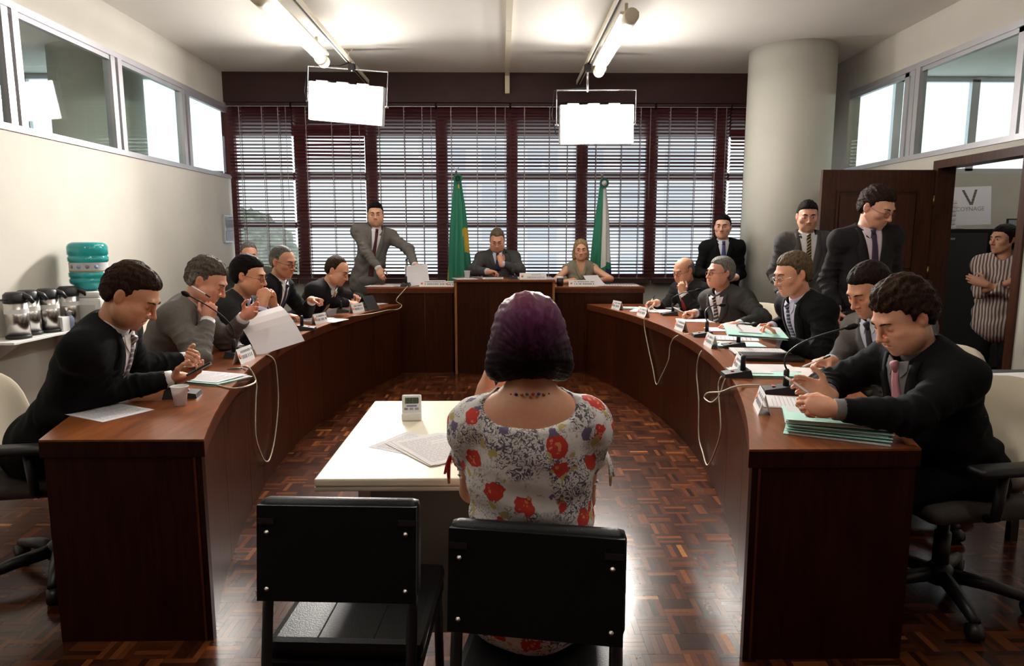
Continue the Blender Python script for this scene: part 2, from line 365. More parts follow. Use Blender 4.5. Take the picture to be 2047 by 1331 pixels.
# ------------------------------------------------------------------ blinds
BX = [-3.318, -2.54, -1.66, -.79, .106, .98, 1.875, 2.80, 3.80]
NS, PZ, BZ0 = 50, .0415, .965
where = ['leftmost, next to the left wall', 'second from the left wall, some slats hanging crooked', 'third from the left wall', 'fourth from the left wall, behind the green flag',
         'fifth from the left wall, between the two flags', 'sixth from the left wall, behind the green and white flag', 'seventh from the left wall, behind the bald man', 'rightmost, partly behind the cream column']
for b in range(8):
    x0, x1 = BX[b] + .012, BX[b + 1] - .012
    t = thing('venetian_blind', 'dark red wooden venetian blind, ' + where[b], 'blind', ((x0 + x1) / 2, 8.455, 0), group='wooden blinds on the main window')
    hw = (x1 - x0) / 2
    MB().box((-hw, -.03, 3.012), (hw, .03, 3.05)).build('headrail', M['valance'], t)
    MB().box((-hw, -.032, 3.006), (hw, -.026, 3.011)).build('headrail_lip', M['alu'], t)
    MB().box((-hw, -.03, .875), (hw, .03, .94), bev=.004).build('bottom_rail', M['valance'], t)
    sm_ = MB().box((-hw, -.026, -.0014), (hw, .026, .0014)).mesh('slat'); sm_.materials.append(M['slat'])
    for k in range(NS):
        o = link('slat', sm_, t); z = BZ0 + (k + .5) * PZ
        tilt = R(RND.gauss(-20, 1.5)); roll = RND.gauss(0, .0008)
        if b == 1 and 33 < k < 44: tilt = R(RND.uniform(28, 52)); roll = RND.uniform(-.012, .012)
        if b == 7 and 36 < k < 43: tilt = R(RND.uniform(30, 50))
        o.location = (0, 0, z); o.rotation_euler = (tilt, roll, 0)
    for sx in (-.62, .1, .62):
        for sy in (-.0285, .0285): MB().box((hw * sx - .004, sy - .0008, .93), (hw * sx + .004, sy + .0008, 3.02)).build('ladder_tape', M['cord'], t)
    MB().tube([(hw - .05, -.035, 3.0), (hw - .05, -.036, 1.9)], .0035, 6).build('tilt_cord', M['cord'], t)

# ------------------------------------------------------------------ lights
def luminaire(x, y0, y1, z, label):
    t = thing('fluorescent_light', label, 'light', (x, y0, z), group='tube lights under the ceiling')
    L_ = y1 - y0
    cap = [(.0, 0), (.052, 0), (.058, .006), (.058, .15), (.05, .155)]
    X1 = Matrix.Rotation(-math.pi / 2, 4, 'X')
    MB().lathe(cap, n=24, X=X1).build('end_cap', M['cream'], t)
    MB().lathe(cap, n=24, X=Matrix.Translation((0, L_, 0)) @ Matrix.Rotation(math.pi / 2, 4, 'X')).build('end_cap', M['cream'], t)
    MB().box((-.075, .1, .036), (.075, L_ - .1, .058)).build('reflector', M['cream'], t)
    MB().tube([(0, .14, -.004), (0, L_ - .14, -.004)], .036, 16).build('tube', M['tube'], t)
    for y in (.25, L_ - .25): MB().box((-.012, y - .012, .05), (.012, y + .012, ZC - .105 - z)).build('hanger', M['cream'], t)
    return t
luminaire(-1.72, 5.02, 6.85, 3.13, 'cream tubular fluorescent light, the one nearer the left transom')
luminaire(1.0, 5.42, 7.2, 3.13, 'cream tubular fluorescent light, the one nearer the round column')
luminaire(-1.72, 2.5, 4.33, 3.13, 'cream tubular fluorescent light above the near end of the water cooler side desk')
luminaire(1.0, 2.5, 4.33, 3.13, 'cream tubular fluorescent light above the near end of the doorway side desk')
luminaire(-1.72, .3, 2.13, 3.13, 'cream tubular fluorescent light at the near end of the room, water cooler side')
luminaire(1.0, .3, 2.13, 3.13, 'cream tubular fluorescent light at the near end of the room, doorway side')
luminaire(-5.0, 4.6, 6.4, 3.13, 'cream tubular fluorescent light in the room beyond the left transom')
luminaire(5.6, 5.2, 7.0, 3.13, 'cream tubular fluorescent light in the office beyond the doorway')
def rail(x, y0, y1, label):
    t = thing('ceiling_rail', label, 'rail', (x, y0, ZC - .14), group='light rails under the ceiling')
    MB().box((-.022, 0, 0), (.022, y1 - y0, .045)).build('channel', M['cream'], t)
    MB().box((-.008, 0, -.003), (.008, y1 - y0, .0005)).build('slot', M['blackmatt'], t)
    for k in range(3):
        y = (y1 - y0) * (.12 + .38 * k)
        MB().tube([(-.045, y, .14), (.045, y, .14), (.0, y, .09), (-.045, y, .14)], .006, 6).tube([(0, y, .10), (0, y, .04)], .009, 8).build('hanger', M['cream'], t)
    return t
rail(-1.60, .2, 8.38, 'cream ceiling rail carrying the left floodlight')
rail(.92, .2, 8.38, 'cream ceiling rail carrying the right floodlight')
cn = thing('ceiling_conduit', 'square cream conduit running along the middle of the ceiling', 'conduit', (.07, 3.0, ZC - .05))
for k in range(3): MB().box((-.027, k * 1.8, 0), (.027, k * 1.8 + 1.79, .05)).build('conduit_length', M['cream'], cn)
MB().box((-.027, 5.345, -.2), (.027, 5.40, .05)).build('drop', M['cream'], cn)
def softbox(loc, rx, ry, rz, w_, h_, label, clampx):
    t = thing('floodlight', label, 'floodlight', loc, group='square floodlights hanging in front of the blinds')
    Rm = Matrix.Rotation(rz, 4, 'Z') @ Matrix.Rotation(ry, 4, 'Y') @ Matrix.Rotation(rx, 4, 'X')
    t.matrix_world = Matrix.Translation(loc) @ Rm
    MB().box((-w_ / 2, -.02, -h_ / 2), (w_ / 2, .09, h_ / 2), bev=.012).build('housing', M['white'], t)
    MB().box((-w_ / 2 + .008, -.045, -h_ / 2 + .008), (w_ / 2 - .008, -.021, h_ / 2 - .008), bev=.006).build('diffuser', M['soft'], t)
    for k in range(3): MB().box((-w_ / 2 + .08 + k * .22, -.03, h_ / 2), (-w_ / 2 + .2 + k * .22, .05, h_ / 2 + .012)).build('vent_clip', M['alu'], t)
    yk = h_ / 2 + .15
    MB().tube([(-w_ / 2 - .03, .03, 0), (-w_ / 2 - .03, .03, yk), (w_ / 2 + .03, .03, yk), (w_ / 2 + .03, .03, 0)], .011, 8, flat=.6).build('yoke', M['chrome'], t)
    for s_ in (-1, 1): MB().tube([(s_ * (w_ / 2 - .01), .03, 0), (s_ * (w_ / 2 + .05), .03, 0)], .012, 10).build('pivot_knob', M['chrome'], t)
    top = (ZC - .13 - loc[2]) / max(.5, math.cos(rx))
    MB().tube([(clampx, .03, yk - .02), (clampx, .03, top)], .013, 10).build('stem', M['steel'], t)
    MB().box((clampx - .035, 0, top - .09), (clampx + .035, .06, top - .02), bev=.01).build('clamp', M['black'], t)
    MB().tube([(-w_ / 2 - .03, .05, -.1), (-w_ / 2 - .08, .06, .1), (-w_ / 2 - .05, .06, yk), (-.1, .06, yk + .03), (clampx, .06, yk + .08)], .006, 6).build('power_lead', M['black'], t)
    ld = bpy.data.lights.new('floodlight_lamp', 'AREA'); ld.shape = 'RECTANGLE'; ld.size = w_ - .04; ld.size_y = h_ - .04; ld.energy = LAMP_W; ld.color = (1, .95, .87); ld.spread = R(92)
    lo = bpy.data.objects.new('lamp', ld); COL.objects.link(lo); lo.parent = t; lo.location = (0, -.05, 0); lo.rotation_euler = (R(-90 + 24), 0, 0)
    return t
YL = 7.4
pl = (atY(692, 207, YL)); softbox(pl, R(6), R(5.5), R(-6), .80, .395, 'white floodlight with a chrome yoke under the left rail', -1.60 - pl.x)
pr = (atY(1193, 249, YL)); softbox(pr, R(4), R(-1.2), R(4), .795, .405, 'white floodlight with a chrome yoke under the right rail', .92 - pr.x)

# ------------------------------------------------------------------ desks
def arc_x(Y, side, off=0.0):
    if side < 0: return -1.45 - off + (Y - 4.7) ** 2 / (2 * (7.3 + off))
    return 1.30 + off - (Y - 4.7) ** 2 / (2 * (7.0 + off))
def desk(side, y0, y1, label):
    t = thing('curved_desk', label, 'desk', (0, 0, 0), group='curved council desks')
    ys = list(np.linspace(y0, y1, 41))
    a = [(arc_x(y, side, -.012), y) for y in ys]; b = [(arc_x(y, side, .525), y) for y in ys]
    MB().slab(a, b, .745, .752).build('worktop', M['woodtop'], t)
    e = MB().slab(a, [(arc_x(y, side, .02), y) for y in ys], .69, .7445).slab([(arc_x(y, side, .505), y) for y in ys], b, .69, .7445)
    e.build('edge_band', M['woodedge'], t)
    MB().box((min(a[0][0], b[0][0]), y0 - .002, .69), (max(a[0][0], b[0][0]), y0 + .003, .7445)).build('end_band', M['woodend_shade'], t)
    np_ = 8; yy = np.linspace(y0 + .03, y1, np_ + 1)
    for k in range(np_):
        q = list(np.linspace(yy[k] + .002, yy[k + 1] - .002, 7))
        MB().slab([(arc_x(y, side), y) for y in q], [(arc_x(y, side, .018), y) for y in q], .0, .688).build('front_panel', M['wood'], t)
    q = ys; MB().slab([(arc_x(y, side, .02), y) for y in q], [(arc_x(y, side, .028), y) for y in q], .0, .688).build('backing', M['woodedge'], t)
    for y in (y0 + .004, (y0 + y1) / 2, y1 - .03):
        xa, xb = arc_x(y, side, .0 if y < y0 + .1 else .03), arc_x(y, side, .515)
        MB().box((min(xa, xb), y, 0), (max(xa, xb), y + .025, .6885)).build('end_panel' if y != (y0 + y1) / 2 else 'divider', M['woodedge'] if y > y0 + .1 else M['woodend_shade'], t)
    return t
desk(-1, 2.26, 7.04, 'long curved mahogany desk on the water cooler side')
desk(1, 2.12, 7.04, 'long curved mahogany desk on the doorway side')
lec = thing('rostrum', 'tall mahogany rostrum with pale corner strips in the middle of the head table', 'rostrum', (.03, 7.06, 0))
MB().box((-.53, -.02, .98), (.53, .62, 1.005), bev=.004).build('top', M['woodtop'], lec)
for k in range(3): MB().box((-.50 + k * .3345, 0, .0), (-.50 + (k + 1) * .3345 - .003, .02, .979)).build('front_panel', M['wood'], lec)
for s_ in (-1, 1):
    MB().box((s_ * .515 - .012, -.004, 0), (s_ * .515 + .012, .02, .979)).build('corner_strip', M['strip'], lec)
    MB().box((s_ * .515 - .01, .021, 0), (s_ * .515 + .01, .5, .979)).build('side_panel', M['wood'], lec)
def wing(x0, x1, label):
    t = thing('head_table', label, 'table', ((x0 + x1) / 2, 7.12, 0), group='wings of the head table'); h_ = (x1 - x0) / 2
    MB().box((-h_, 0, .905), (h_, .58, .925), bev=.003).build('worktop', M['woodtop'], t)
    MB().box((-h_, .001, .86), (h_, .025, .904)).build('edge_band', M['woodedge'], t)
    n = 3
    for k in range(n): MB().box((-h_ + .02 + k * (2 * h_ - .04) / n, .012, 0), (-h_ + .02 + (k + 1) * (2 * h_ - .04) / n - .003, .03, .858)).build('front_panel', M['wood'], t)
    for s_ in (-1, 1): MB().box((s_ * (h_ - .02) - .0125, .031, 0), (s_ * (h_ - .02) + .0125, .29, .9045)).build('side_panel', M['wood'], t)
wing(-1.43, -.505, 'lower wing of the head table in front of the standing man in light grey')
wing(.565, 1.52, 'lower wing of the head table in front of the blonde woman')

# ------------------------------------------------------------------ witness table
tb = thing('witness_table', 'cream laminate table between the curved desks', 'table', (-.16, 2.41, 0))
MB().box((-.40, -.485, .705), (.40, .485, .73), bev=.006).build('tabletop', M['table'], tb)
MB().box((-.401, -.484, .69), (.401, .484, .7045), bev=.004).build('edge_band', M['tableedge'], tb)
MB().box((-.28, -.30, .12), (.30, -.28, .689)).build('modesty_panel', mat('grey_panel', (.20, .19, .155), .6), tb)
for s_ in (-1, 1):
    MB().box((s_ * .29 - .02, -.31, .04), (s_ * .29 + .02, .34, .689), bev=.006).build('leg', M['tableedge'], tb)
    MB().box((s_ * .29 - .03, -.42, 0), (s_ * .29 + .03, .42, .045), bev=.01).build('foot', M['tableedge'], tb)

# ------------------------------------------------------------------ black chairs in front
def vinyl_chair(label, x, y, rz, tilt=0):
    t = thing('vinyl_chair', label, 'chair', (x, y, 0), rz, group='black vinyl chairs before the witness table')
    hw = .194
    P = Matrix.Translation((0, 0, .705)) @ Matrix.Rotation(R(-7), 4, 'X')
    b = MB().box((-hw, .0, -.118), (hw, .05, .12), bev=.022, X=P); b.sm = [True] * len(b.f); b.build('backrest', M['vinyl'], t)
    MB().box((-hw + .004, -.012, -.120), (hw - .004, .001, .108), X=P).build('back_board', M['blackmatt'], t)
    st = MB().box((-hw, .02, .405), (hw, .44, .455), bev=.02); st.build('seat', M['vinyl'], t)
    for s_ in (-.07, .07): MB().box((s_ - .0015, .04, .4545), (s_ + .0015, .42, .4565)).build('seat_seam', M['blackmatt'], t)
    MB().box((-hw + .005, .01, .375), (hw - .005, .43, .404)).build('seat_pan', M['blackmatt'], t)
    for s_ in (-1, 1):
        MB().tube([(s_ * .175, -.105, 0.0), (s_ * .175, -.03, .40), (s_ * .175, .0, .56), (s_ * .175, .012, .60)], .0135, 8).build('leg', M['black'], t)
        MB().tube([(s_ * .175, .43, 0.0), (s_ * .175, .40, .38)], .0135, 8).build('leg', M['black'], t)
        MB().tube([(s_ * .175, -.05, .36), (s_ * .175, .40, .36)], .011, 8).build('side_rail', M['black'], t)
        MB().box((s_ * .168 - .02, -.016, .065), (s_ * .168 + .02, -.0125, .078), X=P).build('bracket', M['black'], t)
        for z in (.045, -.09): MB().lathe([(.0, 0), (.006, 0), (.006, .004), (0, .006)], n=10, X=P @ Matrix.Translation((s_ * .165, -.0125, z)) @ Matrix.Rotation(math.pi / 2, 4, 'X')).build('bolt', M['steel'], t)
    return t
vinyl_chair('empty black vinyl chair beside the seated woman in the floral dress', -.392, 1.515, R(-3))
vinyl_chair('black vinyl chair that the woman in the floral dress sits on', .07, 1.36, R(-10))

# ------------------------------------------------------------------ office chairs
def office_chair():
    t = thing('office_chair', '', 'chair'); 
    bs = MB().box((-.23, -.22, .41), (.23, .25, .48), bev=.035); bs.sm = [True] * len(bs.f); bs.build('seat', M['brownseat'], t)
    n = 12; V_ = []; F_ = []
    prof = []
    b = bmesh.new(); bmesh.ops.create_uvsphere(b, u_segments=24, v_segments=16, radius=1)
    for v in b.verts:
        x, y, z = v.co
        sx = math.copysign(abs(x) ** .6, x); sz = math.copysign(abs(z) ** .6, z); sy = math.copysign(abs(y) ** .8, y)
        v.co = Vector((sx * .225, sy * .045 - .255 + .10 * (sx * .9) ** 2 - .06 * sz, sz * .21 + .68))
    b.verts.index_update()
    mb = MB().add([v.co.copy() for v in b.verts], [[q.index for q in f.verts] for f in b.faces], 0, True); b.free(); mb.build('backrest', M['beige'], t)
    MB().tube([(0, -.12, .42), (0, -.27, .44), (0, -.32, .55), (0, -.32, .70)], .025, 8, flat=.5).build('back_bar', M['black'], t)
    for s_ in (-1, 1):
        a = MB().tube([(s_ * .24, .05, .44), (s_ * .285, .06, .46), (s_ * .29, .05, .62)], .018, 8); a.build('arm_post', M['black'], t)
        a = MB().box((s_ * .29 - .04, -.13, .62), (s_ * .29 + .04, .17, .655), bev=.016); a.sm = [True] * len(a.f); a.build('armrest', M['black'], t)
    MB().lathe([(.03, .12), (.03, .28), (.022, .281), (.022, .41)], n=14).build('gas_post', M['black'], t)
    MB().lathe([(.05, .07), (.05, .13), (.03, .15)], n=14).build('hub', M['black'], t)
    for k in range(5):
        a = 2 * math.pi * k / 5 + .3; d = Vector((math.cos(a), math.sin(a), 0))
        lg = MB().tube([d * .03 + Vector((0, 0, .105)), d * .17 + Vector((0, 0, .095)), d * .30 + Vector((0, 0, .07))], [.03, .026, .02], 8).build('base_leg', M['black'], t)
        cx = d * .30; MB().lathe([(.0, -.022), (.03, -.022), (.032, 0), (.03, .022), (0, .022)], n=14, X=Matrix.Translation((cx.x, cx.y, .032)) @ Matrix.Rotation(a, 4, 'Z') @ Matrix.Rotation(math.pi / 2, 4, 'X')).build('caster', M['black'], lg)
    return t
_oc = []
def chair_at(x, y, yaw, label, z=0):
    if not _oc: _oc.append(office_chair()); o = _oc[0]
    else: o = copy_tree(_oc[0])
    o.location = (x, y, z); o.rotation_euler = (0, 0, -R(yaw)); tag(o, label, 'chair', 'beige office chairs around the desks')
    return o
# ------------------------------------------------------------------ people: signed distance bodies meshed with surface nets
def nrm(v): v = np.asarray(v, float); return v / max(1e-9, np.linalg.norm(v))
class Field:
    """prims: ('c',a,b,r1,r2,k,sgn) tapered capsule; ('e',centre,radii,axes,k,sgn) ellipsoid; ('h',fn,lo,hi,sgn) custom"""
    def __init__(s): s.p = []
    def cone(s, a, b, r1, r2=None, k=.02, sg=1): s.p.append(('c', np.asarray(a, float), np.asarray(b, float), r1, r1 if r2 is None else r2, k, sg)); return s
    def ell(s, c, r, A=None, k=.02, sg=1):
        r = np.full(3, r, float) if np.isscalar(r) else np.asarray(r, float)
        s.p.append(('e', np.asarray(c, float), r, np.eye(3) if A is None else np.asarray(A, float), k, sg)); return s
    def fn(s, f, sg=-1): s.p.append(('h', f, sg)); return s
    def bounds(s, p):
        if p[0] == 'c': r = max(p[3], p[4]); return np.minimum(p[1], p[2]) - r, np.maximum(p[1], p[2]) + r
        e = np.abs(p[3]) @ p[2]; return p[1] - e, p[1] + e
    def mesh(s, h):
        B = [s.bounds(p) for p in s.p if p[0] != 'h' and p[-1] > 0]
        lo = np.min([b[0] for b in B], 0) - 3 * h; hi = np.max([b[1] for b in B], 0) + 3 * h
        n = np.ceil((hi - lo) / h).astype(int) + 1
        a = np.full(n, .3, np.float32); ax = [lo[i] + h * np.arange(n[i]) for i in range(3)]
        for p in s.p:
            if p[0] == 'h':
                X, Y, Z = np.meshgrid(*[x.astype(np.float32) for x in ax], indexing='ij', sparse=True)
                d = p[1](X, Y, Z, a); a = d if p[2] > 0 else np.maximum(a, d) + (lambda h_: h_ * h_ * .0065)(np.maximum(.026 - np.abs(a - d), 0) / .026) if p[2] == -1 else np.maximum(a, d); continue
            k = p[-2]; sg = p[-1]; bl, bh = s.bounds(p); m = k + 2.5 * h
            i0 = np.maximum(0, np.floor((bl - m - lo) / h).astype(int)); i1 = np.minimum(n, np.ceil((bh + m - lo) / h).astype(int) + 1)
            if (i1 <= i0).any(): continue
            X, Y, Z = [ax[i][i0[i]:i1[i]].astype(np.float32) for i in range(3)]
            X = X[:, None, None]; Y = Y[None, :, None]; Z = Z[None, None, :]
            if p[0] == 'c':
                A_, D = p[1], p[2] - p[1]; L2 = max(1e-9, D @ D); x, y, z = X - A_[0], Y - A_[1], Z - A_[2]
                t = np.clip((x * D[0] + y * D[1] + z * D[2]) / L2, 0, 1)
                d = np.sqrt((x - t * D[0]) ** 2 + (y - t * D[1]) ** 2 + (z - t * D[2]) ** 2) - (p[3] + (p[4] - p[3]) * t)
            else:
                x, y, z = X - p[1][0], Y - p[1][1], Z - p[1][2]; Ax = p[3]; q = []
                for i in range(3): q.append(x * Ax[0, i] + y * Ax[1, i] + z * Ax[2, i])
                r = p[2]; k0 = np.sqrt((q[0] / r[0]) ** 2 + (q[1] / r[1]) ** 2 + (q[2] / r[2]) ** 2) + 1e-6
                k1 = np.sqrt((q[0] / r[0] ** 2) ** 2 + (q[1] / r[1] ** 2) ** 2 + (q[2] / r[2] ** 2) ** 2) + 1e-6
                d = k0 * (k0 - 1) / k1
            sl = tuple(slice(i0[i], i1[i]) for i in range(3)); o = a[sl]
            if sg > 0:
                hh = np.maximum(k - np.abs(o - d), 0) / max(k, 1e-6); a[sl] = np.minimum(o, d) - hh * hh * k * .25
            else:
                d = -d; hh = np.maximum(k - np.abs(o - d), 0) / max(k, 1e-6); a[sl] = np.maximum(o, d) + hh * hh * k * .25
        return nets(a, lo, h)
def nets(a, lo, h):
    i = a < 0; c = np.zeros(np.array(a.shape) - 1, np.uint8)
    for dx in (0, 1):
        for dy in (0, 1):
            for dz in (0, 1): c += i[dx:i.shape[0] - 1 + dx, dy:i.shape[1] - 1 + dy, dz:i.shape[2] - 1 + dz]
    mx = (c > 0) & (c < 8); ijk = np.argwhere(mx); idx = np.full(c.shape, -1, np.int32); idx[mx] = np.arange(len(ijk))
    cr = [(x, y, z) for x in (0, 1) for y in (0, 1) for z in (0, 1)]
    val = np.stack([a[ijk[:, 0] + x, ijk[:, 1] + y, ijk[:, 2] + z] for x, y, z in cr], 1)
    P = np.zeros((len(ijk), 3)); W = np.zeros(len(ijk))
    for p in range(8):
        for q in range(p + 1, 8):
            if sum(abs(u - v) for u, v in zip(cr[p], cr[q])) != 1: continue
            m = (val[:, p] < 0) != (val[:, q] < 0); t = val[m, p] / (val[m, p] - val[m, q])
            P[m] += np.array(cr[p]) + t[:, None] * (np.array(cr[q]) - np.array(cr[p])); W[m] += 1
    V = lo + h * (ijk + P / np.maximum(W, 1)[:, None]); F = []
    for ax in range(3):
        s0 = [slice(None)] * 3; s1 = [slice(None)] * 3; s0[ax] = slice(0, -1); s1[ax] = slice(1, None)
        e = np.argwhere(i[tuple(s0)] != i[tuple(s1)]); b, c_ = [(1, 2), (2, 0), (0, 1)][ax]
        e = e[(e[:, b] > 0) & (e[:, c_] > 0)]
        ok = (e[:, b] < idx.shape[b]) & (e[:, c_] < idx.shape[c_]); e = e[ok]; q = []
        for db, dc in ((1, 1), (0, 1), (0, 0), (1, 0)):
            g = e.copy(); g[:, b] -= db; g[:, c_] -= dc; q.append(idx[g[:, 0], g[:, 1], g[:, 2]])
        q = np.stack(q, 1); fl_ = i[e[:, 0], e[:, 1], e[:, 2]]; q[~fl_] = q[~fl_][:, ::-1]; F.append(q)
    F = np.concatenate(F); F = F[(F >= 0).all(1)]
    return V, F
_rs = np.random.RandomState(11)
_W = [(_rs.normal(size=3), _rs.rand() * 6.28) for _ in range(24)]
def snoise(P, f, seed=0):   # cheap smooth noise, about -1..1
    o = np.zeros(len(P))
    for k in range(6):
        w_, ph = _W[(seed * 5 + k) % 24]; o += np.sin((P @ (w_ / np.linalg.norm(w_))) * f * (1 + .37 * k) + ph + 1.7 * np.sin((P @ _W[(seed + k + 7) % 24][0]) * f * .4))
    return o / 3.2
def vnormals(V, F):
    n = np.cross(V[F[:, 2]] - V[F[:, 0]], V[F[:, 3]] - V[F[:, 1]]); N = np.zeros_like(V)
    for k in range(4): np.add.at(N, F[:, k], n)
    return N / np.maximum(1e-12, np.linalg.norm(N, axis=1))[:, None]
def skin_mat():
    m, N, L, b = nodes('skin'); a = N.new('ShaderNodeAttribute'); a.attribute_name = 'tint'
    tc = N.new('ShaderNodeTexCoord'); n = N.new('ShaderNodeTexNoise'); n.inputs['Scale'].default_value = 90; L.new(tc.outputs['Object'], n.inputs['Vector'])
    mx = N.new('ShaderNodeMix'); mx.data_type = 'RGBA'; mx.blend_type = 'OVERLAY'; mx.inputs[0].default_value = .12
    L.new(a.outputs['Color'], mx.inputs[6]); L.new(n.outputs['Fac'], mx.inputs[7]); L.new(mx.outputs[2], b.inputs['Base Color'])
    b.inputs['Roughness'].default_value = .48; b.inputs['Subsurface Weight'].default_value = .0
    return m
M['skin'] = skin_mat()
_cm = {}
def cmat(kind, col, **k):
    key = (kind, col)
    if key not in _cm:
        if kind == 'suit': _cm[key] = mat('suit_cloth', col, .85, noise=.12, scale=220, bump=.25, bscale=38, spec=.12)
        elif kind == 'shirt': _cm[key] = mat('shirt_cloth', col, .8, noise=.03, scale=90, bump=.1, bscale=60, spec=.2)
        elif kind == 'hair': _cm[key] = mat('hair', col, .55, noise=.5, scale=16, stretch=(7, 3.0, 3.0), bump=.7, bscale=30, spec=.05)
        elif kind == 'plain': _cm[key] = mat('plain_cloth', col, .7)
        elif kind == 'eye': _cm[key] = mat('eye_part', col, .25)
        elif kind == 'stripe':
            m, N, L, b = nodes('striped_tie'); tc = N.new('ShaderNodeTexCoord'); mp = N.new('ShaderNodeMapping'); mp.inputs['Rotation'].default_value = (0, R(38), R(38))
            wv = N.new('ShaderNodeTexWave'); wv.inputs['Scale'].default_value = k.get('sc', 14); wv.bands_direction = 'Z'
            L.new(tc.outputs['Object'], mp.inputs[0]); L.new(mp.outputs[0], wv.inputs[0]); r = N.new('ShaderNodeValToRGB'); r.color_ramp.interpolation = 'CONSTANT'
            r.color_ramp.elements[0].color = (*col, 1); r.color_ramp.elements[1].position = .78; r.color_ramp.elements[1].color = (*k['c2'], 1)
            L.new(wv.outputs['Fac'], r.inputs[0]); L.new(r.outputs[0], b.inputs['Base Color']); b.inputs['Roughness'].default_value = .5; _cm[key] = m
    return _cm[key]
def frame(yaw, pitch=0, roll=0):   # columns: right, forward, up
    y, p, r = R(yaw), R(pitch), R(roll)
    Rz = np.array([[math.cos(y), math.sin(y), 0], [-math.sin(y), math.cos(y), 0], [0, 0, 1]])
    Rx = np.array([[1, 0, 0], [0, math.cos(p), math.sin(p)], [0, -math.sin(p), math.cos(p)]])
    Ry = np.array([[math.cos(r), 0, math.sin(r)], [0, 1, 0], [-math.sin(r), 0, math.cos(r)]])
    return Rz @ Rx @ Ry
def ik(a, b, l1, l2, pole):
    d = b - a; L = np.linalg.norm(d); L = min(max(L, abs(l1 - l2) + .01), l1 + l2 - .004); u = nrm(d); b = a + u * L
    x = (l1 * l1 - l2 * l2 + L * L) / (2 * L); h = math.sqrt(max(0, l1 * l1 - x * x)); pl = np.asarray(pole, float); pl = nrm(pl - u * (pl @ u))
    return a + u * x + pl * h, b
def head_prims(f, Hc, Rh, s=1.0, fem=0, mouth=0, full=0):
    T = lambda x, y, z: Hc + Rh @ (np.array([x, y, z]) * s)
    E = lambda c, r, k=.02, sg=1, A=None: f.ell(T(*c), np.array(r) * s, Rh if A is None else Rh @ A, k * s, sg)
    C = lambda a, b, r1, r2, k=.01, sg=1: f.cone(T(*a), T(*b), r1 * s, r2 * s, k * s, sg)
    E((0, -.014, .036), (.073, .092, .082)); E((0, .024, .0), (.064, .066, .088), .03)
    E((0, .034, -.062), (.052 - .005 * fem, .054, .045), .03); E((0, .074, -.098), (.021, .017, .015), .028)
    for q in (-1, 1):
        E((q * .045, .057, -.021), (.022, .024, .018), .03); C((q * .058, .0, -.045), (q * .036, .05, -.083), .017, .016, .03)
        if full: E((q * .045, .035, -.06), (.032, .045, .04), .03)
    C((-.032, .0835, .027), (.032, .0835, .027), .0105, .0105, .02)
    for q in (-1, 1): E((q * .031, .098, .006), (.0185, .018, .0125), .016, -1)
    for q in (-1, 1): E((q * .031, .0775, .006), (.016, .0125, .0125), .006)
    C((0, .089, .016), (0, .1125, -.026), .0075, .0095, .012); E((0, .1125, -.030), (.0105, .0105, .0095), .008)
    for q in (-1, 1): E((q * .0125, .099, -.034), (.008, .0095, .0075), .008)
    E((0, .072, -.060), (.034, .0195, .022), .02)
    E((0, .0865, -.0575), (.0235, .0075, .0048), .006); E((0, .0865, -.0685), (.021, .0075, .0055), .006)
    E((0, .0945, -.0630), (.026, .006, .0019), .003, -1)
    for q in (-1, 1):
        Ae = frame(0, -12, 0); Ae = Ae @ np.array([[math.cos(.35 * q), -math.sin(.35 * q), 0], [math.sin(.35 * q), math.cos(.35 * q), 0], [0, 0, 1]])
        E((q * .077, -.012, -.002), (.0085, .018, .031), .006, 1, Ae); E((q * .0865, -.006, .001), (.006, .009, .018), .004, -1, Ae)
def hand_prims(f, W, d, n, right, curl, s=1.0):
    """d finger direction, n palm normal (out of the palm)"""
    d = nrm(d); n = nrm(np.asarray(n, float) - d * (np.asarray(n, float) @ d)); sd = np.cross(d, n)
    if not right: sd = -sd          # sd points to the thumb side
    A = np.stack([sd, d, n], 1)
    P = lambda a, b, c: W + (sd * a + d * b + n * c) * s
    f.ell(P(0, .048, -.002), np.array([.040, .052, .016]) * s, A, .012 * s)
    f.ell(P(.012, .03, .006), np.array([.024, .036, .014]) * s, A, .01 * s); f.cone(P(0, -.02, 0), P(0, .03, 0), .025 * s, .024 * s, .02 * s)
    cs = curl if isinstance(curl[0], (list, tuple)) else [curl] * 4
    for q, (off, L, r, st) in enumerate(((.030, .078, .0088, .09), (.010, .086, .009, .096), (-.0105, .08, .0086, .092), (-.029, .062, .0078, .083))):
        b = P(off * .92, st - .012, -.003); ang = 0.0; seg = (L * .46, L * .31, L * .26); c0 = cs[q]
        spread = sd * (off * 2.2 * (1 - min(1, c0[0] / 60)))
        for t in range(3):
            ang += R(c0[t]); v = nrm(d * math.cos(ang) + n * math.sin(ang) + spread * .6); e = b + v * seg[t] * s
            f.cone(b, e, (r - .0007 * t) * s, (r - .0007 * (t + 1)) * s, .004 * s); b = e
    th = curl[4] if isinstance(curl[0], (list, tuple)) and len(curl) > 4 else (35, 25)
    b = P(.026, .022, .004); e = b + nrm(sd * .75 + d * .65 + n * (.25 + th[0] / 90)) * .045 * s; f.cone(b, e, .0135 * s, .0105 * s, .012 * s)
    e2 = e + nrm(sd * (.45 - th[1] / 90) + d * .9 + n * (.2 + th[0] / 120)) * .032 * s; f.cone(e, e2, .0102 * s, .0085 * s, .005 * s)
    e3 = e2 + nrm(sd * (.1 - th[1] / 70) + d * 1.0 + n * (.2 + th[0] / 120)) * .024 * s; f.cone(e2, e3, .0088 * s, .0072 * s, .004 * s)
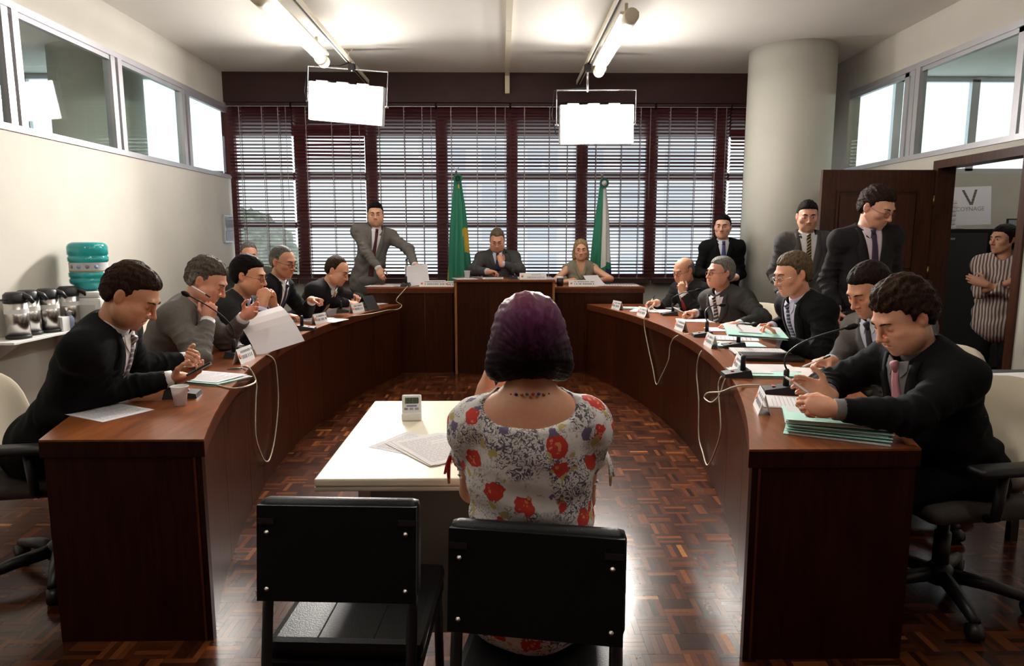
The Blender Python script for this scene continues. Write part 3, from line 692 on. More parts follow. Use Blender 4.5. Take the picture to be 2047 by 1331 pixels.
CURL = dict(relax=(18, 28, 18), flat=(4, 6, 4), fist=(75, 85, 55), half=(40, 50, 30), hold=(55, 45, 25), point=[(8, 10, 8), (60, 70, 40), (70, 75, 40), (75, 75, 40), (50, 50)],
            pen=[(42, 48, 20), (48, 55, 25), (58, 62, 35), (66, 68, 40), (55, 45)])
def hair_prims(f, Hc, Rh, s, hs):
    """shell over the skull cut at a hairline; hs: top, side thickness, front hairline z, nape z, recede"""
    T = lambda x, y, z: Hc + Rh @ (np.array([x, y, z]) * s)
    if hs.get('bob'):
        f.ell(T(0, -.012, .030), np.array([.095, .108, .104]) * s, Rh, .01); f.ell(T(0, -.016, -.040), np.array([.106, .100, .072]) * s, Rh, .05)
        f.cone(T(-.085, -.02, -.075), T(.085, -.02, -.075), .018 * s, .018 * s, .05)
        f.ell(T(0, .10, -.03), np.array([.060, .075, .10]) * s, Rh, .02, -1); f.ell(T(0, -.02, -.165), np.array([.11, .12, .075]) * s, Rh, .02, -1); return
    top, side = hs.get('top', .018), hs.get('side', .007)
    f.ell(T(0, -.021, .036), (np.array([.073, .093, .083]) + np.array([side, (side + top) / 2 * .7, top])) * s, Rh, .01)
    f.ell(T(0, -.03, .0), (np.array([.069, .078, .085]) + side) * s, Rh, .02)
    if top > .012: f.ell(T(hs.get('part', 0), .022, .072), np.array([.058, .052, .026 + top]) * s, Rh, .03)
    for c, r in hs.get('lumps', ()): f.ell(T(*c), np.array(r) * s, Rh, .02)
    fz, nz, rec, fy = hs.get('front', .070), hs.get('nape', -.062), hs.get('recede', .0), hs.get('fy', .082)
    sb = hs.get('side_z', -.012)
    Ri = Rh.T
    def cut(X, Y, Z, a):
        x = ((X - Hc[0]) * Ri[0, 0] + (Y - Hc[1]) * Ri[0, 1] + (Z - Hc[2]) * Ri[0, 2]) / s
        y = ((X - Hc[0]) * Ri[1, 0] + (Y - Hc[1]) * Ri[1, 1] + (Z - Hc[2]) * Ri[1, 2]) / s
        z = ((X - Hc[0]) * Ri[2, 0] + (Y - Hc[1]) * Ri[2, 1] + (Z - Hc[2]) * Ri[2, 2]) / s
        zl = np.interp(y, [-.12, -.05, -.035, -.012, .010, .021, .036, .06, fy, fy + .02], [nz, nz, -.02, .012, sb, fz - .036, fz - .012, fz, fz, fz + .05]).astype(np.float32)
        if hs.get('long'): zl = np.interp(y, [-.12, .03, .05, fy, fy + .02], [nz, nz, -.07, fz, fz + .05]).astype(np.float32) + np.where(np.abs(x) > .052, -.10 * np.clip((y - .03) / .02, 0, 1), 0).astype(np.float32)
        zl = zl + rec * np.exp(-((np.abs(x) - .045) / .022) ** 2) * np.clip((y - .0) / .04, 0, 1)
        if hs.get('bald'):   # bare crown: keep only the ring
            zb = hs['bald']; ring = np.maximum(zl - z, z - zb - .5 * np.clip(-y - .05, 0, 1)); return (ring * .75 * s).astype(np.float32)
        return ((zl - z) * .75 * s).astype(np.float32)
    f.fn(cut)
def desk_top(X, Y):
    """z of the desk or table top above a floor point, else 0"""
    X = np.asarray(X, float); Y = np.asarray(Y, float); z = np.zeros(np.broadcast(X, Y).shape)
    for side, y0 in ((-1, 2.25), (1, 2.11)):
        q = (Y - 4.7) ** 2
        if side < 0: m = (X < -1.435 + q / 14.6) & (X > -1.98 + q / 15.65)
        else: m = (X > 1.285 - q / 14.0) & (X < 1.83 - q / 15.05)
        z = np.where(m & (Y > y0) & (Y < 7.05), .758, z)
    z = np.where((np.abs(X - .03) < .535) & (Y > 7.03) & (Y < 7.685), 1.011, z)
    z = np.where((((X > -1.435) & (X < -.5)) | ((X > .56) & (X < 1.525))) & (Y > 7.11) & (Y < 7.705), .931, z)
    return np.where((np.abs(X + .16) < .402) & (np.abs(Y - 2.41) < .487), .734, z)
def carve_desk(f, seatbox=None):
    def fn(X, Y, Z, a):
        t = desk_top(X, Y).astype(np.float32); d = np.minimum(t - Z, Z - (t - .078)); a = np.where(t > 0, np.maximum(a, np.minimum(d, .03)), a)
        if seatbox is not None:
            cx, cy, yaw, hw, y0, y1, z1 = seatbox; s_, c_ = math.sin(R(yaw)), math.cos(R(yaw)); x = (X - cx) * c_ - (Y - cy) * s_; y = (X - cx) * s_ + (Y - cy) * c_
            d = np.minimum(np.minimum(hw - np.abs(x), np.minimum(y - y0, y1 - y)), np.minimum(z1 - Z, Z - z1 + .11)); a = np.maximum(a, d)
        return a.astype(np.float32)
    f.fn(fn, 1)
def person(label, sp):
    g = sp.get
    vx = g('vox', .006); hsz = g('hs', 1.0); fem = g('fem', 0)
    Hc = np.array(sp['hc'], float); Rh = frame(g('hy', 0), g('hp', 0), g('hr', 0))
    P0 = np.array(sp['pel'], float); seated = g('seated', True); ty = g('ty', g('hy', 0))
    root = thing('person', label, 'person', tuple(P0 * (1, 1, 0) + np.array([0, 0, g('floor', 0)])))
    org = np.array(root.location)
    Tn = Hc + Rh @ np.array([0, -.022, -.075]) * hsz
    zt = nrm(Tn - P0); upn = nrm(zt * .75 + Rh[:, 2] * .25 + np.array([0, 0, .25])); N = Tn - upn * g('neck', .082); zt = nrm(N - P0); Ls = np.linalg.norm(N - P0)
    x0 = np.array([math.cos(R(ty)), -math.sin(R(ty)), 0]); xt = nrm(x0 - zt * (x0 @ zt)); yt = np.cross(zt, xt); At = np.stack([xt, yt, zt], 1)
    tp = lambda a, b, c: P0 + xt * a + yt * b + zt * (c * Ls)
    shw = g('sh', .165); bw = g('bulk', 1.0); bel = g('belly', 0)
    S = {}; E_ = {}; Wr = {}
    for sd, q in (('R', 1), ('L', -1)):
        S[sd] = N - zt * .055 + xt * q * shw + yt * g('shfwd', .0) + np.array([0, 0, g('shrug', 0)])
        a = g('arm' + sd); la, lb = g('ua', .285), g('fa', .25)
        if a is None: a = dict(w=S[sd] + np.array([0, 0, -.50]) + yt * .06 + xt * q * .06, d=(0, 0, -1), n=-xt * q, pole=-yt + xt * q * .3)
        pole = np.array(a.get('pole', (0, 0, -1)), float); wq = np.array(a['w'], float); ax_ = nrm(wq - S[sd])
        for st_ in range(40):   # swing the elbow up until it clears the desk
            an_ = R(4) * ((st_ + 1) // 2) * (1 if st_ % 2 else -1); pr = pole * math.cos(an_) + np.cross(ax_, pole) * math.sin(an_) + ax_ * (ax_ @ pole) * (1 - math.cos(an_))
            E_[sd], Wr[sd] = ik(S[sd], wq, la, lb, pr); tz = float(desk_top(E_[sd][0], E_[sd][1])) + g('ez', .0)
            if tz < .5 or E_[sd][2] > tz + .042: break
        a['W'] = Wr[sd]; sp['arm' + sd] = a
    bare = g('bare', False); flo0 = g('floor', 0) * 1.6
    if seated and 'seatbox' not in sp: sp['seatbox'] = (P0[0] + g('sdx', 0), P0[1] + g('sdy', 0), g('cy', ty), .232, -.222, .252, g('floor', 0) + .484)
    # ---- skin
    f = Field(); head_prims(f, Hc, Rh, hsz, fem, full=g('full', 0))
    nr = g('neckr', .052 if not fem else .043)
    f.cone(Hc + Rh @ np.array([0, -.022, -.055]) * hsz, N + zt * .0, nr, nr * 1.06, .025); f.cone(Hc + Rh @ np.array([0, .0, -.06]) * hsz, N + yt * .02 - zt * .02, nr * .75, nr * .8, .03)
    if bare:
        f.ell(tp(0, .0, .80), (.150, .088, .155), At, .03); f.cone(S['L'] + zt * .005, S['R'] + zt * .005, .045, .045, .04); f.ell(tp(0, .0, .45), (.120, .08, .2), At, .03)
        for q in 'LR': f.cone(N - zt * .01, S[q], .04, .042, .04)
    else:
        f.cone(N, tp(0, 0, .35), .055, .06, .03); f.cone(S['L'], S['R'], .03, .03, .03)
    for q in 'LR':
        ra = (.043, .036, .034, .0245) if bare else (.026, .026, .026, .024)
        k_ = .03 if bare else .01
        if bare: f.ell(S[q], (.05, .05, .05), None, .03)
        f.cone(S[q], E_[q], ra[0], ra[1], k_); f.cone(E_[q], Wr[q], ra[2], ra[3], .012)
        a = sp['arm' + q]; cu = a.get('c', 'relax'); hand_prims(f, Wr[q], np.array(a['d'], float), np.array(a['n'], float), q == 'R', CURL[cu] if isinstance(cu, str) else cu, g('hand', 1.0))
    carve_desk(f, g('seatbox')); V, F = f.mesh(vx)
    sk = np.minimum(.8, np.array(g('skin', (.52, .27, .17))) * (1.30, 1.22, 1.15)); L = (V - Hc) @ Rh / hsz; x, y, z = L.T
    col = np.tile(sk, (len(V), 1)); inhead = (z > -.125) & (np.abs(x) < .1) & (np.abs(y) < .14) & (z < .14)
    def blend(m, c): col[:] = col * (1 - m[:, None]) + np.array(c) * m[:, None]
    ga = lambda cx, cy, cz, r: np.exp(-(((x - cx) ** 2 + (y - cy) ** 2 + (z - cz) ** 2) / r ** 2))
    red = sk * (1.0, .72, .68)
    blend(inhead * np.clip(.35 * (ga(.047, .07, -.022, .024) + ga(-.047, .07, -.022, .024)) + .25 * ga(0, .115, -.03, .016) + .6 * (ga(.08, -.01, 0, .03) + ga(-.08, -.01, 0, .03)), 0, 1), red)
    st = g('stubble', .0)
    if st: blend(inhead * st * np.clip((-.042 - z) / .02, 0, 1) * np.clip((y + .005) / .02, 0, 1) * (1 - .6 * np.exp(-((np.abs(z + .063) / .01) ** 2)) * (np.abs(x) < .025)), sk * .38)
    blend(inhead * .75 * np.exp(-((x / .021) ** 4) - ((z + .063) / .0095) ** 2) * (y > .07), g('lips', sk * (.86, .58, .55)))
    hp_ = np.zeros(len(V))
    for q in 'LR': hp_ = np.maximum(hp_, np.exp(-(np.linalg.norm(V - (Wr[q] + .11 * nrm(sp['arm' + q]['d'])), axis=1) / .06) ** 2))
    blend(.35 * hp_, red)
    me = fastmesh('body', V - org, F, [M['skin']]); ca = me.attributes.new('tint', 'FLOAT_COLOR', 'POINT')
    ca.data.foreach_set('color', np.concatenate([np.clip(col, 0, 1), np.ones((len(V), 1))], 1).astype(np.float32).ravel())
    link('body', me, root)
    # ---- eyes and brows
    if g('face', 1):
        lid = g('lid', .5)
        for q in (-1, 1):
            mb = MB(); nu, nv = 14, 12; c_ = np.array([q * .031, .0785, .006]); vs = []; fs = []; mi = []
            for i in range(nv + 1):
                th = math.pi * i / nv
                for k in range(nu):
                    ph = 2 * math.pi * k / nu; vs.append(c_ + .0128 * np.array([math.sin(th) * math.cos(ph), math.cos(th), math.sin(th) * math.sin(ph)]))
            for i in range(nv):
                for k in range(nu):
                    ids = (i * nu + k, i * nu + (k + 1) % nu, (i + 1) * nu + (k + 1) % nu, (i + 1) * nu + k); m_ = np.mean([vs[t] for t in ids], 0) - c_
                    zz = m_[2] / .0128; gaze = -.05 - .35 * lid
                    mi.append(0 if (zz > .42 - .9 * lid or zz < -.48) else (2 if (m_[0] / .0128 - g('gx', 0)) ** 2 + (zz - gaze) ** 2 < .20 and m_[1] > 0 else 1)); fs.append(ids)
            lidm = cmat('plain', tuple(sk * (.66, .54, .52)))
            mb.v = [tuple(Hc + Rh @ (p * hsz) - org) for p in vs]; mb.f = fs; mb.mi = mi; mb.sm = [True] * len(fs)
            mb.build('eye', [lidm, cmat('eye', (.62, .58, .55)), cmat('eye', (.03, .018, .012))], root, fix=False)
            bt = g('brow', (.03, .02, .015)); pts = [(q * .013, .0965, .0245), (q * .024, .0965, .029), (q * .037, .0905, .0305), (q * .050, .0775, .026)]
            if bt: MB().tube([Hc + Rh @ (np.array(p) * hsz) - org for p in pts], [.0022, .0042, .0036, .0012], 6).build('eyebrow', cmat('hair', bt), root)
    # ---- hair
    hr = g('hair')
    if hr:
        f = Field(); hair_prims(f, Hc, Rh, hsz, hr); V, F = f.mesh(g('hvox', max(.0045, vx * .9))); n_ = vnormals(V, F); L = (V - Hc) @ Rh / hsz
        amp = hr.get('amp', .003); ph = np.arctan2(L[:, 0], .05 + L[:, 2]) ; stv = np.stack([ph * 1.0, L[:, 1] * 2.5, ph * .3], 1)
        dsp = amp * (snoise(stv, hr.get('freq', 26), 1) * .6 + snoise(L, 85, 2) * .5 * hr.get('curl', .6))
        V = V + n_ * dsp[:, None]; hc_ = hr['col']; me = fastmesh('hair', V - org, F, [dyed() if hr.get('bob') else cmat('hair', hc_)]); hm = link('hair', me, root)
        if hr.get('grey'):
            me.materials.append(cmat('hair', hr['grey'])); gm = hr.get('gz', .03); C_ = L[F[:, 0]]; me.polygons.foreach_set('material_index', ((C_[:, 2] < gm) & (C_[:, 1] > -.07)).astype(np.int32))
    # ---- clothes
    sc = g('suit'); arms_cloth = g('sleeve', True)
    TW = []
    if sc:
        f = Field(); cuts = []; ft = Field()
        f.ell(tp(0, .0, .73), np.array([.180 * bw, .122 * bw, .20]), At, .05); f.ell(tp(0, .015 + bel * .6, .33), np.array([.170 * bw + bel * .3, .128 * bw + bel, .2]), At, .06)
        f.ell(tp(0, -.005, .04), np.array([.182 * bw, .145 * bw, .15]), At, .06)
        wd = .072 if arms_cloth else .055; f.cone(S['L'] - zt * .01, S['R'] - zt * .01, wd, wd, .05)
        ft.p = list(f.p)
        for q in 'LR': ft.cone(N - zt * .004 - yt * .012, S[q] + zt * .004, .056, .066, .05); ft.ell(S[q] - zt * .008, .074, None, .04)
        for q in 'LR':
            if not arms_cloth:
                f.cone(N - zt * .02 - yt * .012, S[q] + zt * .004, .044, .052, .04)
                ss = g('shortsleeve', 0)
                if ss:
                    f.ell(S[q] - zt * .004, .064, None, .03); ce = S[q] + (E_[q] - S[q]) * ss
                    f.cone(S[q], ce + nrm(E_[q] - S[q]) * .03, .062, .060, .03); cuts.append((ce, nrm(E_[q] - S[q])))
                continue
            f.cone(N - zt * .004 - yt * .012, S[q] + zt * .004, .056, .066, .05)
            f.ell(S[q] - zt * .008, .076, None, .04)
            f.cone(S[q] - zt * .01, E_[q], .070 * g('arm', 1.0), .056 * g('arm', 1.0), .03)
            cu_ = E_[q] + (Wr[q] - E_[q]) * g('cuff', .90)
            f.cone(E_[q], cu_ + nrm(cu_ - E_[q]) * .02, .056 * g('arm', 1.0), .042, .03); cuts.append((cu_, nrm(cu_ - E_[q])))
        if g('flare'): f.cone(tp(0, 0, -.05), tp(0, 0, -.26), .145, .160, .05)
        if not seated or g('skirt'):
            f.ell(tp(0, .0, -.16), np.array([.185 * bw, .14, .16]), At, .08)
        def endcut(X, Y, Z, a):
            for c0, u in cuts:
                x, y, z = X - c0[0], Y - c0[1], Z - c0[2]; d = x * u[0] + y * u[1] + z * u[2]
                a = np.where(x * x + y * y + z * z < .0064, np.maximum(a, d), a)
            return a.astype(np.float32)
        nk = nrm(Tn - N); Vu, Fu = ft.mesh(.012); bvh = BVHTree.FromPolygons(Vu.tolist(), Fu.tolist())
        f.fn(endcut, 1)
        f.cone(N - zt * .020 + yt * .022, N + nk * .2 + yt * .022, nr + .016, nr + .03, .012, -1)
        for ca, cy, cz, cr in g('cutn', ()): f.ell(N + xt * ca + yt * cy + zt * cz, cr, At, .015, -1)
        carve_desk(f, g('seatbox')); V, F = f.mesh(g('jvox', max(.008, vx * 1.5))); n_ = vnormals(V, F)
        wr = np.zeros(len(V))
        for q in 'LR':
            for a_, b_ in ((S[q], E_[q]), (E_[q], Wr[q])):
                D = b_ - a_; t = np.clip((V - a_) @ D / (D @ D), 0, 1); dist = np.linalg.norm(V - a_ - t[:, None] * D, axis=1)
                wr = np.maximum(wr, (dist < .085) * np.sin(t * 30 + 2.2 * snoise(V, 22, 3)) * (.35 + .65 * np.exp(-(np.linalg.norm(V - E_[q], axis=1) / .11) ** 2)))
        TWl = (V - P0) @ At; fold = np.sin(TWl[:, 2] * 55 + TWl[:, 0] * 20 + 2 * snoise(V, 14, 4)) * np.exp(-((TWl[:, 2] - .1) / .16) ** 2)
        for c0, u in cuts: wr *= np.clip(np.linalg.norm(V - c0, axis=1) / .06 - .6, 0, 1)
        tz_ = desk_top(V[:, 0], V[:, 1]); quiet = np.where((tz_ > 0) & (V[:, 2] < tz_ + .012), 0., 1.)
        V = V + quiet[:, None] * n_ * (.0095 * wr + .0032 * snoise(V, 30, 5) + .007 * fold)[:, None]
        jm = g('topmat')() if g('topmat') else cmat('suit', sc); me = fastmesh('jacket', V - org, F, [jm]); link(g('top_name', 'jacket'), me, root)
        def onf(a, zc, off):
            o = tp(a, .5, zc); h_ = bvh.ray_cast(Vector(o), Vector(-yt), 1.0)
            p = np.array(h_[0]) if h_[0] is not None else tp(a, .1, zc)
            return p + yt * off - org
        def panel(name, ms, rows, off, thick=.003, par=None):   # rows: list of lists of (a, zc)
            V_ = []; F_ = []; n = len(rows[0]); m_ = len(rows)
            for rr in rows: V_ += [onf(a, zc, off) for a, zc in rr]
            V_ += [v - yt * (thick + .006) for v in V_]; k = n * m_
            for i in range(m_ - 1):
                for j in range(n - 1):
                    q = (i * n + j, i * n + j + 1, (i + 1) * n + j + 1, (i + 1) * n + j); F_.append(q); F_.append(tuple(t + k for t in q[::-1]))
            ed = [(i * n, (i + 1) * n) for i in range(m_ - 1)] + [((i + 1) * n + n - 1, i * n + n - 1) for i in range(m_ - 1)] + [(j + 1, j) for j in range(n - 1)] + [((m_ - 1) * n + j, (m_ - 1) * n + j + 1) for j in range(n - 1)]
            F_ += [(a, b, b + k, a + k) for a, b in ed]
            mb = MB().add(V_, F_, 0, True); return mb.build(name, ms, par or root, fix=False)
        zt0, zb = 1.0 + .004 / Ls, g('vz', .42); zb = max(zb, (flo0 + .80 - P0[2]) / (zt[2] * Ls)) if seated and not bare else zb; vw = g('vw', .062)
        shc = g('shirt', (.75, .75, .76))
        if shc:
            sm_ = cmat('shirt', shc); rows = []
            for i in range(13):
                t = i / 12; zc = zt0 + (zb - zt0) * t; ww = vw * (1 - t) ** .85 + .004
                rows.append([(ww * u, zc) for u in np.linspace(-1, 1, 9)])
            panel('shirt_front', sm_, rows, .004)
            # collar ring
            mb = MB(); nn = 24; Vc = []
            ca_ = N + zt * .004 + yt * .006; up_ = nrm(Tn - N); cx_ = xt; cy_ = nrm(np.cross(up_, cx_)); 
            for rr, hh in ((nr + .014, -.022), (nr + .011, .036), (nr + .004, .038), (nr + .002, -.02)):
                for k in range(nn):
                    a_ = 2 * math.pi * k / nn; fr = math.sin(a_); dz = hh + (-.020 * max(0, fr) if hh > 0 else 0)
                    Vc.append(ca_ + cx_ * rr * math.cos(a_) + cy_ * (rr * fr * 1.06) + up_ * dz - org)
            Fc = []
            for i in range(4):
                for k in range(nn): Fc.append((i * nn + k, i * nn + (k + 1) % nn, ((i + 1) % 4) * nn + (k + 1) % nn, ((i + 1) % 4) * nn + k))
            mb.add(Vc, Fc, 0, True)
            for q in (-1, 1):   # collar wings
                a0 = [onf(q * .008, zt0 + .01, .014), onf(q * .05, zt0 + .035, .012), onf(q * .052, zt0 - .04, .011), onf(q * .026, zt0 - .095, .011)]
                b0 = [p - yt * .004 for p in a0]
                mb.add(a0 + b0, [(0, 1, 2, 3), (7, 6, 5, 4), (0, 4, 5, 1), (1, 5, 6, 2), (2, 6, 7, 3), (3, 7, 4, 0)])
            mb.build('shirt_collar', sm_, root)
            for q in 'LR':
                u = nrm(Wr[q] - E_[q]); c0 = E_[q] + (Wr[q] - E_[q]) * g('cuff', .90)
                MB().tube([c0 - u * .03 - org, c0 + u * .0 - org, c0 + u * .026 - org], [.036, .0385, .0375], 16).build('shirt_cuff', sm_, root)
            tie = g('tie')
            if tie:
                tm = cmat(*tie[:2], **(tie[2] if len(tie) > 2 else {})); rows = []
                tl = max(zb - .01, g('tiez', zb - .01)) if seated else g('tiez', zb - .01)
                for i in range(12):
                    t = i / 11; zc = zt0 - .015 + (tl - zt0 + .015) * t; ww = .017 if t < .1 else (.0115 + .02 * t)
                    rows.append([(ww * u, zc) for u in (-1, -.5, 0, .5, 1)])
                o_ = panel('tie', tm, rows, .010)
                kn = onf(0, zt0 - .02, .012); mbk = MB().lathe([(.0, -.022), (.011, -.02), (.018, .012), (.014, .02), (0, .021)], n=10, X=Matrix(np.vstack([np.column_stack([At, kn]), [0, 0, 0, 1]]).tolist()))
                mbk.build('tie_knot', tm, root)
        for q in (-1, 1):
            rows = []; lw = g('lapel', .05)
            if not lw: break
            for i in range(10):
                t = i / 9; zc = zt0 + .03 * (1 - t) + (zb - zt0) * t * 1.02; ww = vw * (1 - t) ** .85 + .002
                l_ = lw * (.75 + .5 * math.sin(min(1, t * 1.6) * 1.9)) * (1 - t ** 5) if t > .28 else lw * (.55 + .5 * t)
                rows.append([(q * (ww + l_ * u), zc) for u in (0, .5, 1)])
            panel('lapel', jm, rows if q > 0 else [r_[::-1] for r_ in rows], .008)
        if g('buttons', 1):
            for k in range(2): 
                p = onf(.012, zb - .04 - .11 * k, .003); MB().lathe([(0, 0), (.008, 0), (.008, .003), (0, .004)], n=10, X=Matrix(np.vstack([np.column_stack([np.stack([xt, zt, yt], 1), p]), [0, 0, 0, 1]]).tolist())).build('button', M['black'], root)
    # ---- legs
    kd = g('kd', None); tc_ = g('trousers', sc or (.02, .02, .022)); f = Field(); flo = g('floor', 0)
    fw = nrm(np.array(kd + (0,), float)) if kd else np.array([math.sin(R(ty)), math.cos(R(ty)), 0.]); rt = np.array([fw[1], -fw[0], 0.])
    shoes = []
    f.ell(P0 + np.array([0, 0, -.02]), (.165 * bw, .165 * bw, .125), None, .05)
    for q in (-1, 1):
        hip = P0 + rt * q * .09 + np.array([0, 0, -.02])
        if seated:
            kn = hip + fw * .42 + rt * q * .04 + np.array([0, 0, g('knee', -.0)]); kn[2] = flo + .50; an = kn - fw * g('tuck', .05); an[2] = flo + .09
        else: an = np.array([hip[0], hip[1], flo + .09]) + rt * q * .01; kn = (hip + an) / 2 + fw * .02
        f.cone(hip, kn, .088, .068, .04); f.cone(kn, an, .066, .048, .03); shoes.append(an)
    carve_desk(f, g('seatbox')); V, F = f.mesh(.016); n_ = vnormals(V, F); V += n_ * (.003 * snoise(V, 26, 6))[:, None]
    link(g('leg_name', 'trousers'), fastmesh('trousers', V - org, F, [jm if g('legmat') else cmat('suit', tc_)]), root)
    for an in shoes:
        f = Field(); b = an.copy(); b[2] = flo + .035; f.cone(b - fw * .03, b + fw * .15, .036, .034, .02); f.cone(b, an + np.array([0, 0, .0]), .04, .042, .03)
        def flat(X, Y, Z, a, z0=flo + .002): return (z0 - Z) + 0 * a
        f.fn(flat, -2); V, F = f.mesh(.012); link('shoe', fastmesh('shoe', V - org, F, [M['vinyl']]), root)
    # ---- glasses
    if g('glasses'):
        gm = cmat('plain', g('glasses')) if g('glasses') != 'chrome' else M['chrome']; mb = MB(); T = lambda a, b, c: Hc + Rh @ (np.array([a, b, c]) * hsz) - org
        gz = g('gz', -.002); gy = .103
        for q in (-1, 1):
            mb.tube([T(q * .032 + .021 * math.cos(t), gy - .006 * (math.cos(t) * q > .3), gz + .015 * math.sin(t)) for t in np.linspace(0, 2 * math.pi, 20, endpoint=False)], .0014, 6, closed=True)
            mb.tube([T(q * .053, gy - .006, gz + .005), T(q * .074, .06, gz + .006), T(q * .081, .0, gz + .012), T(q * .08, -.018, gz)], .0013, 6)
        mb.tube([T(-.011, gy, gz + .004), T(0, gy + .006, gz + .006), T(.011, gy, gz + .004)], .0014, 6)
        mb.build('glasses', gm, root)
    sp.update(N=N, S=S, E=E_, W=Wr, At=At, P=P0, root=root, org=org, Hcn=Hc, Rh=Rh, Tn=Tn)
    return root
# ------------------------------------------------------------------ the people
def pt(px, py, Y): return np.array(atY(px, py, Y))
def pz(px, py, z): return np.array(atZ(px, py, z))
def pel(x, y, z=.57): return np.array([x, y, z])
# local floral and striped cloth
def floral():
    m, N, L, b = nodes('floral_cloth'); tc = N.new('ShaderNodeTexCoord')
    def ramp(src, stops, const=False):
        r = N.new('ShaderNodeValToRGB'); r.color_ramp.interpolation = 'CONSTANT' if const else 'LINEAR'
        r.color_ramp.elements[0].position = stops[0][0]; r.color_ramp.elements[0].color = (*stops[0][1], 1)
        r.color_ramp.elements[1].position = stops[1][0]; r.color_ramp.elements[1].color = (*stops[1][1], 1)
        for p, c in stops[2:]: e = r.color_ramp.elements.new(p); e.color = (*c, 1)
        L.new(src, r.inputs[0]); return r.outputs[0]
    def noise(sc, det=3, off=0, dist=0):
        mp = N.new('ShaderNodeMapping'); mp.inputs['Location'].default_value = (off, off * .7, off * 1.3); L.new(tc.outputs['Object'], mp.inputs[0])
        n = N.new('ShaderNodeTexNoise'); n.inputs['Scale'].default_value = sc; n.inputs['Detail'].default_value = det; n.inputs['Distortion'].default_value = dist; L.new(mp.outputs[0], n.inputs['Vector']); return n.outputs['Fac']
    def mul(a, c):
        x = N.new('ShaderNodeMath'); x.operation = 'MULTIPLY'; L.new(a, x.inputs[0]); L.new(c, x.inputs[1]); return x.outputs[0]
    def mix(f, a, c):
        x = N.new('ShaderNodeMix'); x.data_type = 'RGBA'; L.new(f, x.inputs[0]); L.new(a, x.inputs[6]) if not isinstance(a, tuple) else setattr(x.inputs[6], 'default_value', (*a, 1))
        x.inputs[7].default_value = (*c, 1); return x.outputs[2]
    W0, B0 = (0, 0, 0), (1, 1, 1)
    sprig = mul(ramp(noise(60, 3, 0, 3.0), [(.50, W0), (.55, B0)]), ramp(noise(10, 2, 3), [(.46, W0), (.52, B0)]))
    sprig2 = mul(ramp(noise(75, 3, 5, 3.0), [(.56, W0), (.60, B0)]), ramp(noise(7, 2, 9), [(.46, W0), (.55, B0)]))
    c = mix(sprig2, (.80, .78, .77), (.30, .27, .24)); c = mix(sprig, c, (.115, .105, .135))
    def spots(sc, off, rad, rnd):
        mp = N.new('ShaderNodeMapping'); mp.inputs['Location'].default_value = (off, off, off); L.new(tc.outputs['Object'], mp.inputs[0])
        ns = N.new('ShaderNodeTexNoise'); ns.inputs['Scale'].default_value = 40; L.new(mp.outputs[0], ns.inputs['Vector'])
        ad = N.new('ShaderNodeVectorMath'); ad.operation = 'MULTIPLY_ADD'; ad.inputs[1].default_value = (.035, .035, .035); L.new(ns.outputs['Color'], ad.inputs[0]); L.new(mp.outputs[0], ad.inputs[2])
        v = N.new('ShaderNodeTexVoronoi'); v.inputs['Scale'].default_value = sc; L.new(ad.outputs[0], v.inputs['Vector'])
        d = ramp(v.outputs['Distance'], [(rad, B0), (rad + .02, W0)]); k = N.new('ShaderNodeSeparateColor'); L.new(v.outputs['Color'], k.inputs[0])
        g_ = N.new('ShaderNodeMath'); g_.operation = 'GREATER_THAN'; g_.inputs[1].default_value = rnd; L.new(k.outputs[0], g_.inputs[0]); return mul(d, g_.outputs[0]), v
    f, _ = spots(26, 2.2, .33, .74); c = mix(f, c, (.17, .13, .24))
    f, v = spots(14, .4, .35, .36); c = mix(f, c, (.60, .045, .03)); f, v = spots(70, .7, .4, .45); f2, _ = spots(14, .4, .25, .36); c = mix(mul(f, f2), c, (.75, .30, .12))
    f, _ = spots(38, 1.1, .36, .80); c = mix(f, c, (.55, .45, .16))
    L.new(c, b.inputs['Base Color']); b.inputs['Roughness'].default_value = .85
    n2 = N.new('ShaderNodeTexNoise'); n2.inputs['Scale'].default_value = 24; L.new(tc.outputs['Object'], n2.inputs['Vector']); bp = N.new('ShaderNodeBump'); bp.inputs['Strength'].default_value = .25; bp.inputs['Distance'].default_value = .01
    L.new(n2.outputs['Fac'], bp.inputs['Height']); L.new(bp.outputs[0], b.inputs['Normal'])
    return m
def striped():
    m, N, L, b = nodes('striped_blouse'); tc = N.new('ShaderNodeTexCoord'); ns = N.new('ShaderNodeTexNoise'); ns.inputs['Scale'].default_value = 6
    L.new(tc.outputs['Object'], ns.inputs['Vector']); ad = N.new('ShaderNodeVectorMath'); ad.operation = 'MULTIPLY_ADD'; ad.inputs[1].default_value = (.03, .03, .0)
    L.new(ns.outputs['Color'], ad.inputs[0]); L.new(tc.outputs['Object'], ad.inputs[2])
    wv = N.new('ShaderNodeTexWave'); wv.bands_direction = 'X'; wv.inputs['Scale'].default_value = 13; mp = N.new('ShaderNodeMapping'); mp.inputs['Rotation'].default_value = (0, 0, R(40)); mp.inputs['Scale'].default_value = (1, 1, 1)
    L.new(ad.outputs[0], mp.inputs[0]); L.new(mp.outputs[0], wv.inputs[0]); r = N.new('ShaderNodeValToRGB'); r.color_ramp.elements[0].position = .42; r.color_ramp.elements[0].color = (.16, .085, .07, 1)
    r.color_ramp.elements[1].position = .55; r.color_ramp.elements[1].color = (.62, .55, .52, 1); L.new(wv.outputs['Fac'], r.inputs[0]); L.new(r.outputs[0], b.inputs['Base Color']); b.inputs['Roughness'].default_value = .8
    return m
